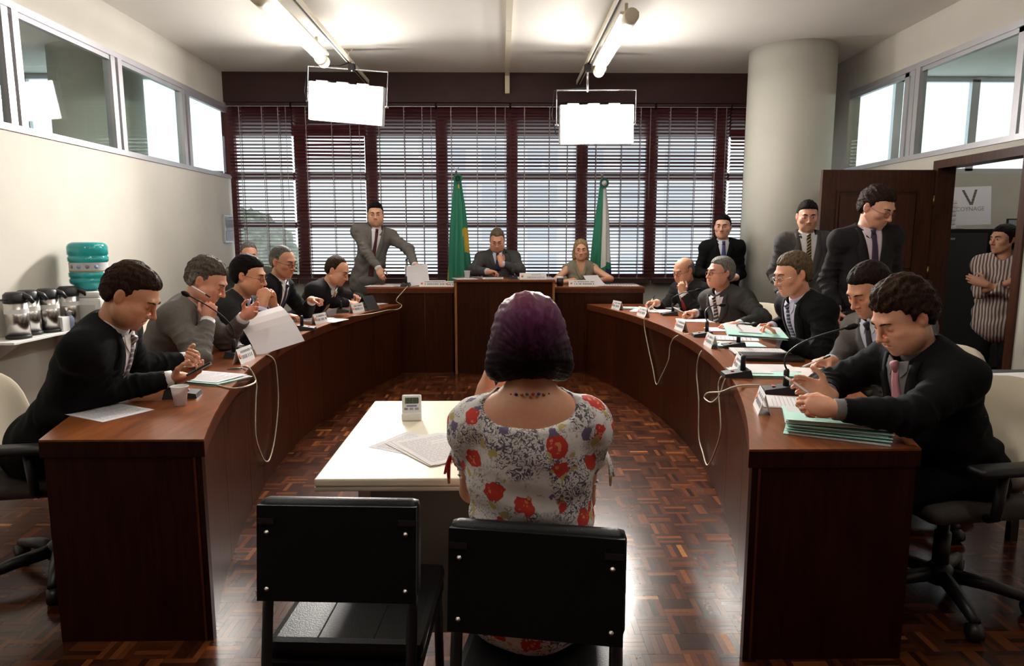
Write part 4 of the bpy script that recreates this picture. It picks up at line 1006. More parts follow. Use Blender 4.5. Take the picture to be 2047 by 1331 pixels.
def dyed():
    m, N, L, b = nodes('dyed_hair'); tc = N.new('ShaderNodeTexCoord'); sp_ = N.new('ShaderNodeSeparateXYZ'); L.new(tc.outputs['Object'], sp_.inputs[0])
    mp = N.new('ShaderNodeMapping'); mp.inputs['Scale'].default_value = (60, 60, 5); L.new(tc.outputs['Object'], mp.inputs[0])
    n = N.new('ShaderNodeTexNoise'); n.inputs['Scale'].default_value = 1.4; n.inputs['Detail'].default_value = 5; L.new(mp.outputs[0], n.inputs['Vector'])
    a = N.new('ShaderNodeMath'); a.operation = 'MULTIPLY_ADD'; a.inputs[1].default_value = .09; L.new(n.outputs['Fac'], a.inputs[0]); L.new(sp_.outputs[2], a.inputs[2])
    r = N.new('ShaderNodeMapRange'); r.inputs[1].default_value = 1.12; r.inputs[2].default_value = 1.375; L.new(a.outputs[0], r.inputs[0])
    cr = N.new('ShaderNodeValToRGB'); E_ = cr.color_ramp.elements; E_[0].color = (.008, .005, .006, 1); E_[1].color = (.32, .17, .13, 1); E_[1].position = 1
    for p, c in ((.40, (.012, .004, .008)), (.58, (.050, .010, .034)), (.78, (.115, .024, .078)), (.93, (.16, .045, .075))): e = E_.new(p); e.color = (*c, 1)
    L.new(r.outputs[0], cr.inputs[0]); L.new(cr.outputs[0], b.inputs['Base Color']); b.inputs['Roughness'].default_value = .45; b.inputs['Specular IOR Level'].default_value = .1
    bp = N.new('ShaderNodeBump'); bp.inputs['Strength'].default_value = .5; bp.inputs['Distance'].default_value = .004; L.new(n.outputs['Fac'], bp.inputs['Height']); L.new(bp.outputs[0], b.inputs['Normal'])
    return m
BLK, CHA, GRY = (.0060, .0058, .0064), (.040, .039, .039), (.135, .120, .112)
ST = lambda a, b, sc=14: ('stripe', a, dict(c2=b, sc=sc))
TAN, FAIR, RUD = (.47, .235, .14), (.56, .31, .215), (.54, .27, .185)
DK = (.016, .009, .006)
PP = []
def P(label, **k):
    person(label, k); PP.append(k); return k
def seat(k, label):
    b = k['seatbox']; return chair_at(b[0], b[1], b[2], label, k.get('floor', 0))
# --- left side
p1 = P('man in a black suit looking down at a phone, nearest on the water cooler side', hc=pt(262, 592, 2.75), hy=84, hp=34, pel=pel(-1.90, 2.76), sdx=-.02, sdy=.03, cy=80, ty=78, vox=.0037, hs=1.03, sh=.175, bulk=1.06, lid=1, full=.1,
       suit=BLK, shirt=(.72, .69, .72), tie=ST((.11, .085, .09), (.40, .36, .37), 22), hair=dict(col=(.028, .013, .008), top=.020, front=.066, amp=.0035, curl=1.1), skin=TAN, stubble=.35, vz=.40,
       armR=dict(w=pz(345, 757, .83), d=(.92, .10, .12), n=(-.1, .25, 1), pole=(-.3, -.5, -.8), c=[(20, 30, 20), (25, 35, 22), (30, 38, 25), (35, 42, 28), (50, 40)]),
       armL=dict(w=pz(352, 722, .84) + np.array([0.02, .05, 0]), d=(.88, -.42, .05), n=(-.25, -.75, .5), pole=(-.3, .6, -.8), c='hold'))
seat(p1, 'beige office chair under the man looking at a phone')
p2 = P('grey haired man in a light grey suit resting his cheek on his fist', hc=pt(413, 562, 3.85), hy=86, hp=30, pel=pel(-2.12, 3.83), ty=82, vox=.005, hs=1.05, sh=.17, bulk=1.08, belly=.02, lid=.9, full=.3,
       suit=(.125, .112, .105), shirt=(.74, .72, .73), tie=None, hair=dict(col=(.085, .068, .055), grey=(.18, .165, .155), gz=.03, top=.021, front=.068, amp=.004, curl=1.2), brow=(.09, .07, .06), skin=RUD,
       armR=dict(w=pt(416, 640, 3.74), d=(.18, .12, 1), n=(-.25, 1, 0), pole=(-.1, -.25, -1), c=[(70, 80, 50), (72, 82, 50), (75, 82, 50), (75, 82, 50), (20, 20)]),
       armL=dict(w=pt(488, 633, 4.05), d=(.85, -.05, .55), n=(.2, -.8, .35), pole=(-.2, .5, -1), c=[(15, 22, 14), (25, 32, 18), (35, 38, 20), (42, 42, 22), (35, 30)]))
seat(p2, 'beige office chair under the man resting his cheek on his fist')
p3 = P('black haired man in a dark suit holding clasped hands before his mouth', hc=pt(497, 552, 4.55), hy=92, hp=12, pel=pel(-2.10, 4.55), ty=90, vox=.0055, hs=1.06, sh=.175, bulk=1.12, belly=.03, lid=.5, full=.8,
       suit=(.022, .021, .023), shirt=(.52, .50, .66), tie=('plain', (.02, .016, .02)), hair=dict(col=(.009, .006, .006), top=.022, front=.066, amp=.003), glasses=(.02, .02, .02), skin=TAN, stubble=.3, cuff=.74,
       armR=dict(w=pt(527, 604, 4.40), d=(.05, .30, .9), n=(.0, 1, -.2), pole=(.2, -.35, -1), c='fist'), armL=dict(w=pt(545, 604, 4.62), d=(-.15, -.30, .9), n=(0, -1, -.2), pole=(.2, .35, -1), c='fist'))
seat(p3, 'beige office chair under the man with clasped hands')
p4 = P('grey haired man in a black suit and navy tie raising a fist over papers', hc=pt(566, 524, 5.5), hy=112, hp=14, pel=pel(-2.10, 5.52), ty=100, vox=.0055, hs=1.04, sh=.17, lid=.8,
       suit=(.008, .0078, .0082), shirt=(.74, .73, .73), tie=('plain', (.024, .022, .06)), hair=dict(col=(.10, .092, .082), grey=(.19, .18, .17), top=.010, side=.005, front=.074, recede=.012, amp=.002), brow=(.06, .05, .05), glasses=(.05, .05, .05), skin=(.43, .215, .135),
       armR=dict(w=pz(572, 632, .80), d=(1, .1, -.05), n=(0, 0, -1), pole=(-.2, -.5, -.6), c='half'), armL=dict(w=pt(624, 600, 5.55), d=(1, -.15, -.02), n=(-.1, -.4, -.9), pole=(-.2, .5, -.7), c='fist'))
seat(p4, 'beige office chair under the grey haired man raising a fist')
p5 = P('balding man in a black suit and pale yellow tie writing', hc=pt(674, 541, 6.15), hy=102, hp=26, pel=pel(-1.98, 6.26), ty=104, vox=.006, hs=1.05, sh=.17, lid=.9, full=.3,
       suit=(.014, .0125, .014), shirt=(.72, .71, .74), tie=('plain', (.55, .48, .29)), hair=dict(col=(.035, .020, .012), top=.008, side=.006, front=.088, fy=.052, recede=.025, amp=.002), skin=(.55, .29, .19),
       armR=dict(w=pz(697, 607, .81), d=(1, .1, .0), n=(0, .3, -.9), pole=(-.2, -.6, -.5), c='pen'), armL=dict(w=pz(716, 598, .80), d=(.9, -.5, 0), n=(-.1, -.2, -1), pole=(-.2, .6, -.6), c='half'))
seat(p5, 'beige office chair under the balding man who is writing')
p6 = P('grey haired man sitting by the wall, mostly hidden behind the clasped hands', hc=pt(498, 509, 7.0), hy=150, hp=14, pel=pel(-2.66, 7.08, .66), ty=150, vox=.008, lid=.7, suit=(.06, .055, .05), tie=None,
       hair=dict(col=(.13, .12, .11), top=.012, front=.074, amp=.002), skin=RUD)
seat(p6, 'beige office chair against the wall under the mostly hidden man')
p7 = P('standing man in a light grey suit and burgundy tie leaning on the head table', hc=pt(751, 429, 7.78), hy=172, hp=6, pel=np.array([-1.56, 7.86, .98]), ty=160, vox=.006, hs=1.08, sh=.19, bulk=1.05, seated=False, floor=.18, lid=.45, full=.3, vz=.34, tiez=.02,
       suit=(.150, .138, .130), shirt=(.74, .73, .74), tie=('plain', (.065, .010, .022)), hair=dict(col=(.012, .008, .007), top=.020, front=.068, amp=.004), skin=FAIR, stubble=.25, cuff=.97,
       armR=dict(w=pt(759, 541, 7.52), d=(.35, -.35, -.75), n=(.2, .6, -.5), pole=(-1, .1, -.2), c='relax'), armL=dict(w=pt(829, 529, 7.62), d=(.8, -.2, -.2), n=(0, -.3, -1), pole=(.5, .6, .3), c='half'))
p8 = P('man in glasses and a grey suit sitting behind the tall rostrum', hc=pt(994, 481, 7.85), hy=182, hp=22, pel=np.array([-.04, 7.95, .75]), ty=180, vox=.006, hs=1.05, sh=.185, bulk=1.08, floor=.18, lid=.9, full=.4,
       suit=(.068, .064, .064), shirt=(.55, .58, .70), tie=('plain', (.018, .02, .06)), hair=dict(col=(.15, .105, .075), top=.018, front=.070, recede=.012, amp=.003), glasses='chrome', brow=(.10, .07, .05), skin=RUD,
       armR=dict(w=pt(976, 543, 7.5), d=(1, -.15, -.05), n=(0, -.2, -1), pole=(-1, .1, -.3), c='half'), armL=dict(w=pt(1002, 527, 7.58), d=(-.15, .15, 1), n=(-.5, .8, 0), pole=(1, -.2, -.6), c=[(55, 60, 40), (60, 65, 40), (62, 66, 40), (65, 66, 40), (10, 10)]))
seat(p8, 'beige office chair behind the tall rostrum')
p9 = P('blonde woman in a sleeveless khaki top sitting at the head table', hc=pt(1161, 500, 7.85), hy=184, hp=4, pel=np.array([.93, 7.93, .745]), ty=182, vox=.006, hs=1.0, fem=1, sh=.150, bare=True, floor=.18, lid=.45, neck=.09,
       suit=(.25, .225, .165), sleeve=False, shirt=None, lapel=.028, vw=.045, buttons=0, bulk=.88, vz=.62, top_name='top', trousers=(.05, .05, .05), skin=(.56, .315, .215), lips=(.45, .12, .10), brow=(.12, .07, .04),
       cutn=[(0, .09, .03, (.05, .06, .13))],
       hair=dict(col=(.36, .245, .125), top=.016, side=.012, front=.078, fy=.072, nape=-.135, side_z=-.125, amp=.004, lumps=[((-.072, -.015, -.055), (.028, .045, .072)), ((.072, -.015, -.055), (.028, .045, .072)), ((0, -.06, -.06), (.075, .04, .075))], long=1),
       armR=dict(w=pt(1133, 563, 7.52), d=(.75, -.1, .25), n=(.2, .3, -.9), pole=(-1, .2, -.5), c='pen'), armL=dict(w=pt(1196, 560, 7.50), d=(-.95, -.2, -.1), n=(0, 0, -1), pole=(1, .2, -.5), c='relax'))
seat(p9, 'beige office chair under the blonde woman')
# --- right side
p10 = P('bald man in glasses, dark suit and red tie holding his chin', hc=pt(1367, 541, 6.5), hy=242, hp=20, pel=pel(2.02, 6.62), ty=244, vox=.006, hs=1.04, sh=.18, bulk=1.08, lid=.85, full=.3,
        suit=(.020, .0185, .020), shirt=(.74, .72, .73), tie=('plain', (.36, .018, .028)), tiez=.1, vz=.25, hair=dict(col=(.17, .155, .14), top=.004, side=.004, front=.09, fy=.05, bald=.062, amp=.0015), glasses=(.06, .06, .07), brow=(.15, .13, .11), skin=(.50, .26, .175),
        armR=dict(w=pt(1312, 605, 6.45), d=(-1, -.1, 0), n=(0, -.3, -.9), pole=(.2, .7, -.6), c='pen'), armL=dict(w=pt(1366, 586, 6.28), d=(-.25, .18, 1), n=(-.1, .9, -.1), pole=(.2, -.5, -.9), c=[(40, 55, 35), (55, 62, 40), (62, 66, 40), (65, 66, 40), (15, 10)]))
seat(p10, 'beige office chair under the bald man')
p11 = P('grey haired man in a charcoal suit and black striped tie holding a pen', hc=pt(1440, 546, 5.5), hy=256, hp=0, pel=pel(2.0, 5.56), ty=240, vox=.0055, hs=1.06, sh=.19, bulk=1.12, belly=.03, lid=.6, full=.4,
        suit=(.047, .046, .044), shirt=(.74, .71, .75), tie=ST((.012, .011, .013), (.42, .40, .40), 13), vz=.30, vw=.085, hair=dict(col=(.19, .175, .16), top=.016, front=.070, amp=.003), glasses=(.10, .09, .09), brow=(.12, .10, .09), skin=(.50, .26, .18),
        armR=dict(w=pz(1388, 626, .80), d=(-1, -.15, .05), n=(0, -.2, -.95), pole=(.2, .7, -.6), c='pen'), armL=dict(w=np.array([1.78, 5.0, .79]), d=(-.8, .4, 0), n=(0, 0, -1), pole=(.6, -.7, -.4), c='relax'))
seat(p11, 'beige office chair under the man in the charcoal suit')
p12 = P('grey brown haired man in glasses and a black suit reading a folder', hc=pt(1585, 549, 4.05), hy=263, hp=16, pel=pel(2.06, 4.08), ty=262, vox=.005, hs=1.05, sh=.18, bulk=1.06, lid=.9,
        suit=BLK, shirt=(.60, .58, .72), tie=ST((.018, .022, .05), (.30, .33, .40), 16), vw=.07, hair=dict(col=(.115, .080, .050), top=.018, front=.068, amp=.0035), glasses='chrome', brow=(.08, .06, .05), skin=(.55, .28, .185),
        armR=dict(w=pz(1540, 655, .86), d=(-1, -.1, .02), n=(0, -.6, -.6), pole=(.3, .7, -.5), c='hold'), armL=dict(w=pz(1556, 681, .84), d=(-1, .08, .12), n=(.1, .55, .7), pole=(.3, -.6, -.7), c='hold'))
seat(p12, 'beige office chair under the man reading a folder')
p13 = P('dark haired man in a grey suit bent over papers', hc=pt(1738, 580, 3.3), hy=256, hp=30, pel=pel(2.10, 3.30), cy=238, ty=252, vox=.005, hs=1.05, sh=.18, bulk=1.0, lid=1,
        suit=(.125, .112, .108), shirt=(.56, .62, .72), tie=('plain', (.026, .016, .026)), vw=.07, hair=dict(col=(.018, .010, .007), top=.020, front=.066, amp=.003), skin=(.54, .28, .185), stubble=.2,
        armR=dict(w=pz(1660, 722, .81), d=(-1, -.12, 0), n=(0, -.25, -.9), pole=(.3, .7, -.5), c='pen'), armL=dict(w=pz(1742, 755, .80), d=(-.95, .15, .0), n=(0, .5, -.8), pole=(.4, -.7, -.5), c='relax'))
seat(p13, 'beige office chair under the dark haired man in the grey suit')
p14 = P('young man in a black suit and grey shirt, nearest on the doorway side', hc=pt(1806, 634, 2.45), hy=264, hp=30, pel=pel(1.76, 2.52), ty=262, vox=.0037, hs=1.06, sh=.165, bulk=1.10, belly=.03, lid=1, full=.2, skirt=1, arm=1.08, ez=.02,
        suit=BLK, shirt=(.17, .155, .155), tie=('plain', (.50, .20, .25)), hair=dict(col=(.030, .0155, .0095), top=.033, side=.014, front=.060, amp=.006, curl=1.6, side_z=.0), skin=(.57, .30, .205), stubble=.12,
        armR=dict(w=pz(1655, 795, .85) + np.array([.03, .07, 0]), d=(-.9, .1, .35), n=(.1, -.75, -.35), pole=(.3, .6, -.7), c=[(12, 18, 10), (16, 22, 12), (20, 24, 14), (24, 26, 16), (-25, 0)]),
        armL=dict(ez=0, w=pz(1668, 818, .86), d=(-.93, .12, .16), n=(.0, .8, -.45), pole=(.35, -.6, -.6), c='pen'))
seat(p14, 'beige office chair under the young man in the black suit and grey shirt')
p15 = P('standing man in a black suit and blue tie before the rightmost blind', hc=pt(1445, 454, 7.2), hy=205, hp=2, pel=np.array([2.37, 7.22, .89]), ty=192, vox=.006, hs=1.04, sh=.158, arm=.92, seated=False, lid=.4, vz=.55,
        suit=(.008, .0078, .0085), shirt=(.68, .69, .76), tie=('plain', (.055, .06, .20)), hair=dict(col=(.009, .007, .007), top=.016, front=.068, amp=.002), skin=(.57, .33, .24),
        armR=dict(w=np.array([2.22, 7.02, 1.05]), d=(.9, -.2, -.1), n=(0, 1, -.2), pole=(-.5, .8, -.3), c='half'), armL=dict(w=np.array([2.44, 7.0, 1.03]), d=(-.9, -.1, -.1), n=(0, 1, 0), pole=(.5, .8, -.3), c='half'))
p16 = P('standing man in a grey suit and yellow striped tie against the round column', hc=pt(1614, 433, 5.75), hy=196, hp=10, pel=np.array([2.62, 5.80, .92]), ty=190, vox=.006, hs=1.04, sh=.168, bulk=1.02, seated=False, arm=.92, lid=.6, vz=.30, vw=.075,
        suit=(.085, .078, .080), shirt=(.72, .70, .72), tie=ST((.014, .013, .022), (.50, .33, .12), 15), hair=dict(col=(.014, .009, .008), top=.018, front=.062, amp=.003), skin=(.50, .27, .19), stubble=.15,
        armR=dict(w=np.array([2.41, 5.74, .96]), d=(.12, -.1, -1), n=(1, 0, 0), pole=(-.12, .8, 0), c='half'), armL=dict(w=np.array([2.86, 5.62, .98]), d=(-.1, -.2, -1), n=(-1, 0, 0), pole=(.12, .8, 0), c='half'))
p17 = P('standing man in glasses, dark suit and purple tie before the open door', hc=pt(1752, 416, 4.55), hy=152, hp=26, pel=np.array([2.53, 4.63, .94]), ty=182, vox=.005, hs=1.11, sh=.168, bulk=1.02, arm=.94, seated=False, lid=.95, vz=.36, vw=.066,
        suit=(.022, .019, .0205), shirt=(.70, .58, .64), tie=('plain', (.040, .020, .055)), hair=dict(col=(.026, .013, .010), top=.024, side=.010, front=.064, amp=.005, curl=1.3), glasses=(.12, .09, .08), skin=(.56, .30, .22), stubble=.1,
        armR=dict(w=np.array([2.29, 4.55, .95]), d=(.1, -.1, -1), n=(1, 0, 0), pole=(-.12, .8, 0), c='half'), armL=dict(w=np.array([2.77, 4.55, .95]), d=(-.1, -.1, -1), n=(-1, 0, 0), pole=(.12, .8, 0), c='half'))
p18 = P('woman in a brown striped blouse standing in the doorway with crossed arms', hc=pt(2006, 479, 5.5), hy=262, hp=2, pel=np.array([4.14, 5.52, .84]), ty=222, vox=.006, hs=.98, fem=1, sh=.145, bulk=.86, seated=False, lid=.5,
        suit=(.4, .3, .3), topmat=striped, shirt=None, lapel=0, buttons=0, top_name='blouse', trousers=(.012, .0115, .013), skin=(.47, .25, .165), lips=(.42, .10, .10), cuff=.72, arm=.8, skirt=1, flare=1,
        hair=dict(col=(.012, .009, .009), top=.014, side=.008, front=.056, fy=.088, nape=-.11, side_z=-.055, amp=.0025, lumps=[((0, -.09, -.02), (.04, .04, .06)), ((-.06, .02, .02), (.026, .05, .06)), ((.06, .02, .02), (.026, .05, .06))]),
        armR=dict(w=np.array([4.06, 5.27, 1.10]), d=(.85, -.35, .05), n=(.5, .8, 0), pole=(-.6, .2, -.7), c='relax'), armL=dict(w=np.array([3.92, 5.40, 1.07]), d=(-.6, .6, .3), n=(.6, .7, 0), pole=(.5, -.5, -.8), c='relax'))
p19 = P('woman with short purple hair in a white floral dress, seen from behind', hc=pt(1056, 684, 1.62), hy=-4, hp=10, pel=pel(.075, 1.565), ty=2, vox=.004, hs=.93, fem=1, seatbox=(.07, 1.36, 10, .205, .015, .445, .459), sh=.130, bare=True, face=1, lid=.8, neckr=.047, neck=.085, shfwd=.02,
        suit=(.7, .7, .7), topmat=floral, shirt=None, lapel=0, buttons=0, top_name='dress', leg_name='skirt', trousers=(.7, .7, .7), legmat=1, bulk=.88, skin=(.52, .265, .17), sleeve=False, shortsleeve=.42,
        cutn=[(0, -.045, .012, (.112, .09, .052))],
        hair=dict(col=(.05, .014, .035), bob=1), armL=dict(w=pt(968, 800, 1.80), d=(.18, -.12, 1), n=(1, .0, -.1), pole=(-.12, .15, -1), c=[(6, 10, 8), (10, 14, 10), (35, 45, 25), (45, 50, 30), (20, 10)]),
        armR=dict(w=np.array([.20, 1.98, .80]), d=(-.5, .8, 0), n=(0, 0, -1), pole=(.1, -.3, -1), c='relax'))
# ------------------------------------------------------------------ small things
DZT = .752
M['ink2'] = mat('pale_print_ink', (.42, .40, .45), .8)
def onface(px, py, side, off=.020):   # point on the inner face of a curved desk
    best = None; last = None
    for k in range(120):
        Y = 2.0 + k * .045; p = atY(px, py, Y); e = p.x - (arc_x(Y, side) - side * off)
        if last is not None and (e > 0) != (last > 0):
            t = last / (last - e); return atY(px, py, Y - .045 * (1 - t))
        last = e
    return p
def desk_yaw(Y, side):   # heading of the desk's inner normal
    return math.atan2((Y - 4.7) / 7.2, 1) * (1 if side < 0 else -1)
def sheet_mesh(w_, l_, t, curl=0, n=6, fan=0):
    mb = MB(); k = 6; v = []
    for i in range(k + 1):
        u = i / k; zz = curl * u ** 3
        for s_ in (-1, 1): v += [(s_ * w_ / 2, (u - .5) * l_, zz), (s_ * w_ / 2, (u - .5) * l_, zz + t)]
    f = []
    for i in range(k):
        o = 4 * i; q = o + 4; f += [(o + 1, o + 3, q + 3, q + 1), (o, q, q + 2, o + 2), (o, o + 1, q + 1, q), (o + 2, q + 2, q + 3, o + 3)]
    f += [(0, 2, 3, 1), (4 * k, 4 * k + 1, 4 * k + 3, 4 * k + 2)]
    return mb.add(v, f, 0, False)
def text_lines(mb, w_, l_, z, rows, mi=1, seed=0, x0=-.42, x1=.42, y0=.42, y1=-.42):
    r_ = random.Random(seed)
    for k in range(rows):
        y = (y0 + (y1 - y0) * (k + .5) / rows) * l_; h = abs(y1 - y0) * l_ / rows * .22; x = x0 * w_; e = (x0 + (x1 - x0) * (1 if r_.random() < .75 else r_.uniform(.4, .9))) * w_
        while x < e - .004:
            q = min(e, x + r_.uniform(.008, .03)); mb.box((x, y - h / 2, z), (q, y + h / 2, z + .0003), mi); x = q + .004
def paper(label, p, rz, n=1, w_=.21, l_=.297, rows=16, group='papers on the desks', curl=0, m='paper', nm='paper_sheet', folder=False, tip=0):
    t = .0006 * n if n < 4 else .0007 * n
    o = thing('paper_stack' if n > 1 else nm, label, 'paper', (p[0], p[1], p[2]), rz, group)
    if tip: o.rotation_euler = (tip, 0, rz)
    k = max(1, min(n, 4)); tt = max(t / k, .0007); r_ = random.Random(int(abs(p[0] * 997 + p[1] * 313)))
    for i in range(k):
        mb = sheet_mesh(w_, l_, tt, curl if i == k - 1 else 0)
        s_ = mb.build('sheet', M[m if i % 2 == 0 else 'paper2'], o, fix=True); s_.location = (r_.uniform(-.012, .012) * (i > 0), r_.uniform(-.012, .012) * (i > 0), i * (tt + .0002)); s_.rotation_euler = (0, 0, r_.uniform(-.09, .09) * (i > 0))
    if rows and not curl:
        mb = MB(); text_lines(mb, w_, l_, 0, int(rows * 1.6), 0, len(label)); q = mb.build('print', M['ink2'], s_); q['kind'] = 'stuff'; q.location = (0, 0, tt + .0001)
    return o
def folder(label, p, rz, n=1, w_=.24, l_=.335, group='mint green folders', hgt=.012):
    o = thing('folder', label, 'folder', p, rz, group)
    sheet_mesh(w_, l_, .0012).build('back_cover', M['green'], o)
    for k in range(2):
        q = sheet_mesh(w_ - .02, l_ - .02, hgt * .3).build('sheet', M['paper'], o); q.location = (RND.uniform(-.01, .01), RND.uniform(-.012, .004), .0016 + k * hgt * .34); q.rotation_euler = (0, 0, RND.uniform(-.05, .05))
    c_ = sheet_mesh(w_, l_, .0012, 0).build('front_cover', M['green'], o); c_.location = (0, 0, hgt * .72); c_.rotation_euler = (0, R(2.0), R(1.5))
    lb = MB().box((-.06, -.03, .0), (.06, .10, .0004)).build('title_sticker', M['paper'], o); lb.location = (0, 0, hgt * .72 + .0042); lb.rotation_euler = (0, R(2.0), R(1.5))
    return o
def mk_text(body, size, m, parent, loc, rot, name='lettering', ext=.0003, align='CENTER'):
    c_ = bpy.data.curves.new(name, 'FONT'); c_.body = body; c_.size = size; c_.extrude = ext; c_.align_x = align; c_.align_y = 'CENTER'; c_.resolution_u = 2
    tmp = bpy.data.objects.new('tmp', c_); COL.objects.link(tmp); dg = bpy.context.evaluated_depsgraph_get(); dg.update()
    me = bpy.data.meshes.new_from_object(tmp.evaluated_get(dg)); bpy.data.objects.remove(tmp); me.materials.clear(); me.materials.append(m)
    o = link(name, me, parent); o.location = loc; o.rotation_euler = rot; return o
def plate(label, p, rz, w_=.20, h_=.078, l1='', l2='', seed=0, group='name plates'):
    """tent card; its face looks along local -Y"""
    o = thing('name_plate', label, 'name plate', p, rz, group); tl = R(16)
    X1 = Matrix.Rotation(-tl, 4, 'X')
    MB().box((-w_ / 2, -.0008, 0), (w_ / 2, .0008, h_), X=X1).build('front_card', M['white'], o)
    MB().box((-w_ / 2, -.0008, 0), (w_ / 2, .0008, h_), X=Matrix.Translation((0, 2 * h_ * math.sin(tl), 0)) @ Matrix.Rotation(tl, 4, 'X')).build('back_card', M['white'], o)
    lg = MB().lathe([(0, 0), (.11 * h_ * 1.6, 0), (.11 * h_ * 1.6, .0006), (0, .0007)], n=14, X=X1 @ Matrix.Translation((-w_ * .40, -.0009, h_ * .5)) @ Matrix.Rotation(math.pi / 2, 4, 'X')).build('emblem', M['redink'], o)
    if l2:
        q = X1.to_euler(); ex = (math.pi / 2 - tl, 0, 0)
        def on(x, z): return X1 @ Vector((x, -.0012, z))
        mk_text(l1, h_ * .26, M['ink'], o, on(.03, h_ * .73), ex); mk_text(l2, h_ * .36, M['ink'], o, on(.03, h_ * .30), ex)
    else:
        mb = MB(); r_ = random.Random(seed)
        for z0, hh in ((.66, .16), (.28, .24)):
            x = -w_ * .29
            while x < w_ * .42:
                q = x + r_.uniform(.006, .012); mb.box((x, -.0014, z0 * h_), (q, -.0009, (z0 + hh) * h_), X=X1); x = q + (.004 if r_.random() < .8 else .014)
        mb.build('lettering', M['ink'], o)['kind'] = 'stuff'
    return o
def mic(label, p, rz, head=None, mid=None, stub=False):
    o = thing('microphone', label, 'microphone', p, rz, group='gooseneck microphones on the desks')
    v = [(-.05, -.07, 0), (.05, -.07, 0), (.05, .07, 0), (-.05, .07, 0), (-.047, -.066, .018), (.047, -.066, .018), (.042, .06, .038), (-.042, .06, .038)]
    MB().add(v, [(0, 3, 2, 1), (4, 5, 6, 7), (0, 1, 5, 4), (1, 2, 6, 5), (2, 3, 7, 6), (3, 0, 4, 7)]).build('base', M['black'], o)
    MB().box((-.008, -.03, .0262), (.008, -.014, .031), bev=.002).build('talk_button', M['redink'], o)
    MB().lathe([(.0135, .028), (.0125, .10), (.009, .108), (0, .109)], (0, .03, 0), 12).build('stem', M['black'], o)
    if head is not None:
        iv = Matrix.Translation(p) @ Matrix.Rotation(rz, 4, 'Z'); iv = iv.inverted(); hd_ = iv @ Vector(head); s0 = Vector((0, .03, .105))
        md = iv @ Vector(mid) if mid is not None else (s0 + hd_) / 2 + Vector((0, 0, .09))
        pts = [(1 - t) ** 2 * s0 + 2 * t * (1 - t) * md + t * t * hd_ for t in [q / 13 for q in range(14)]]
        MB().tube(pts, .0042, 8).build('gooseneck', M['black'], o)
        u = (pts[-1] - pts[-2]).normalized(); MB().tube([pts[-1] - u * .01, pts[-1] + u * .005, pts[-1] + u * .03, pts[-1] + u * .045], [.006, .013, .0135, .006], 10).build('windscreen', M['blackmatt'], o)
    return o
def spline(pts, n=6):
    P_ = [Vector(p) for p in pts]; out = []
    for i in range(len(P_) - 1):
        a, b, c_, d = P_[max(i - 1, 0)], P_[i], P_[i + 1], P_[min(i + 2, len(P_) - 1)]
        for k in range(n):
            t = k / n; out.append(.5 * ((2 * b) + (c_ - a) * t + (2 * a - 5 * b + 4 * c_ - d) * t * t + (3 * b - a - 3 * c_ + d) * t ** 3))
    return out + [P_[-1]]
def cable(label, pts, r=.0042):
    o = MB().tube(spline(pts), r, 7).build('microphone_cable', M['cable']); return tag(o, label, 'cable', 'cream microphone cables')
# --- left desk
def onL(px, py): return atZ(px, py, DZT + .001)
onR = onL
P_ = onL(212, 822); paper('printed sheet lying at the near end of the water cooler side desk', P_, R(62), 1, rows=14)
P_ = onL(416, 757); o = folder('mint folder with a sheet under the phone', P_, R(68), hgt=.006); paper('printed sheet on the mint folder under the phone', P_ + Vector((.0, 0, .012)), R(70), 1, rows=16)
mic('black microphone base beside the plastic cup', onL(365, 792), R(100))
cp = onL(361, 809); c_ = thing('plastic_cup', 'white plastic cup at the near end of the water cooler side desk', 'cup', cp)
MB().lathe([(.0, .003), (.021, .003), (.033, .076), (.036, .077), (.0365, .08), (.034, .081), (.0225, .0), (0, 0)][::-1], n=24, cap=False).build('wall', M['cup'], c_)
ph = thing('mobile_phone', 'black mobile phone held by the man nearest the water cooler', 'phone', pz(398, 738, .875)); ph.rotation_euler = (R(28), R(-14), R(-72))
MB().box((-.024, -.055, -.005), (.024, .055, .005), bev=.004).build('body', M['black'], ph); MB().box((-.019, .0, .0051), (.019, .042, .0056)).build('screen', mat('phone_screen', (.06, .07, .08), .1), ph)
for k in range(9): MB().box((-.016 + .0115 * (k % 3), -.045 + .013 * (k // 3), .0051), (-.008 + .0115 * (k % 3), -.036 + .013 * (k // 3), .0062)).build('key', M['steel'], ph)
mic('black gooseneck microphone before the man resting his cheek', onL(478, 714), R(80), head=pt(376, 590, 3.55), mid=pt(478, 640, 3.9))
mic('black microphone base beside the papers of the fist raising man', onL(612, 659), R(95))
mic('black microphone base before the writing man', onL(688, 624), R(100), )
paper('white sheets spread before the man resting his cheek', onL(520, 692), R(55), 5, rows=10)
paper('white sheets between the two grey haired men', onL(470, 686), R(80), 3, rows=8)
hp = pt(540, 652, 4.12); o = paper('white sheet held up by the man resting his cheek', hp, R(40), 1, .30, .33, rows=0, curl=-.09, group='papers held in hands'); o.rotation_euler = (R(52), R(-12), R(38))
paper('thick white paper pile before the man raising a fist', onL(618, 640), R(80), 14, .26, .36, rows=12)
paper('loose white sheets nearer the rostrum from the paper pile', onL(652, 640), R(70), 4, .22, .3, rows=8)
paper('white sheets under the hands of the writing man', onL(716, 612), R(85), 5, .25, .33, rows=10)
paper('thin white sheets at the far end of the water cooler side desk', onL(742, 607), R(60), 3, rows=6)
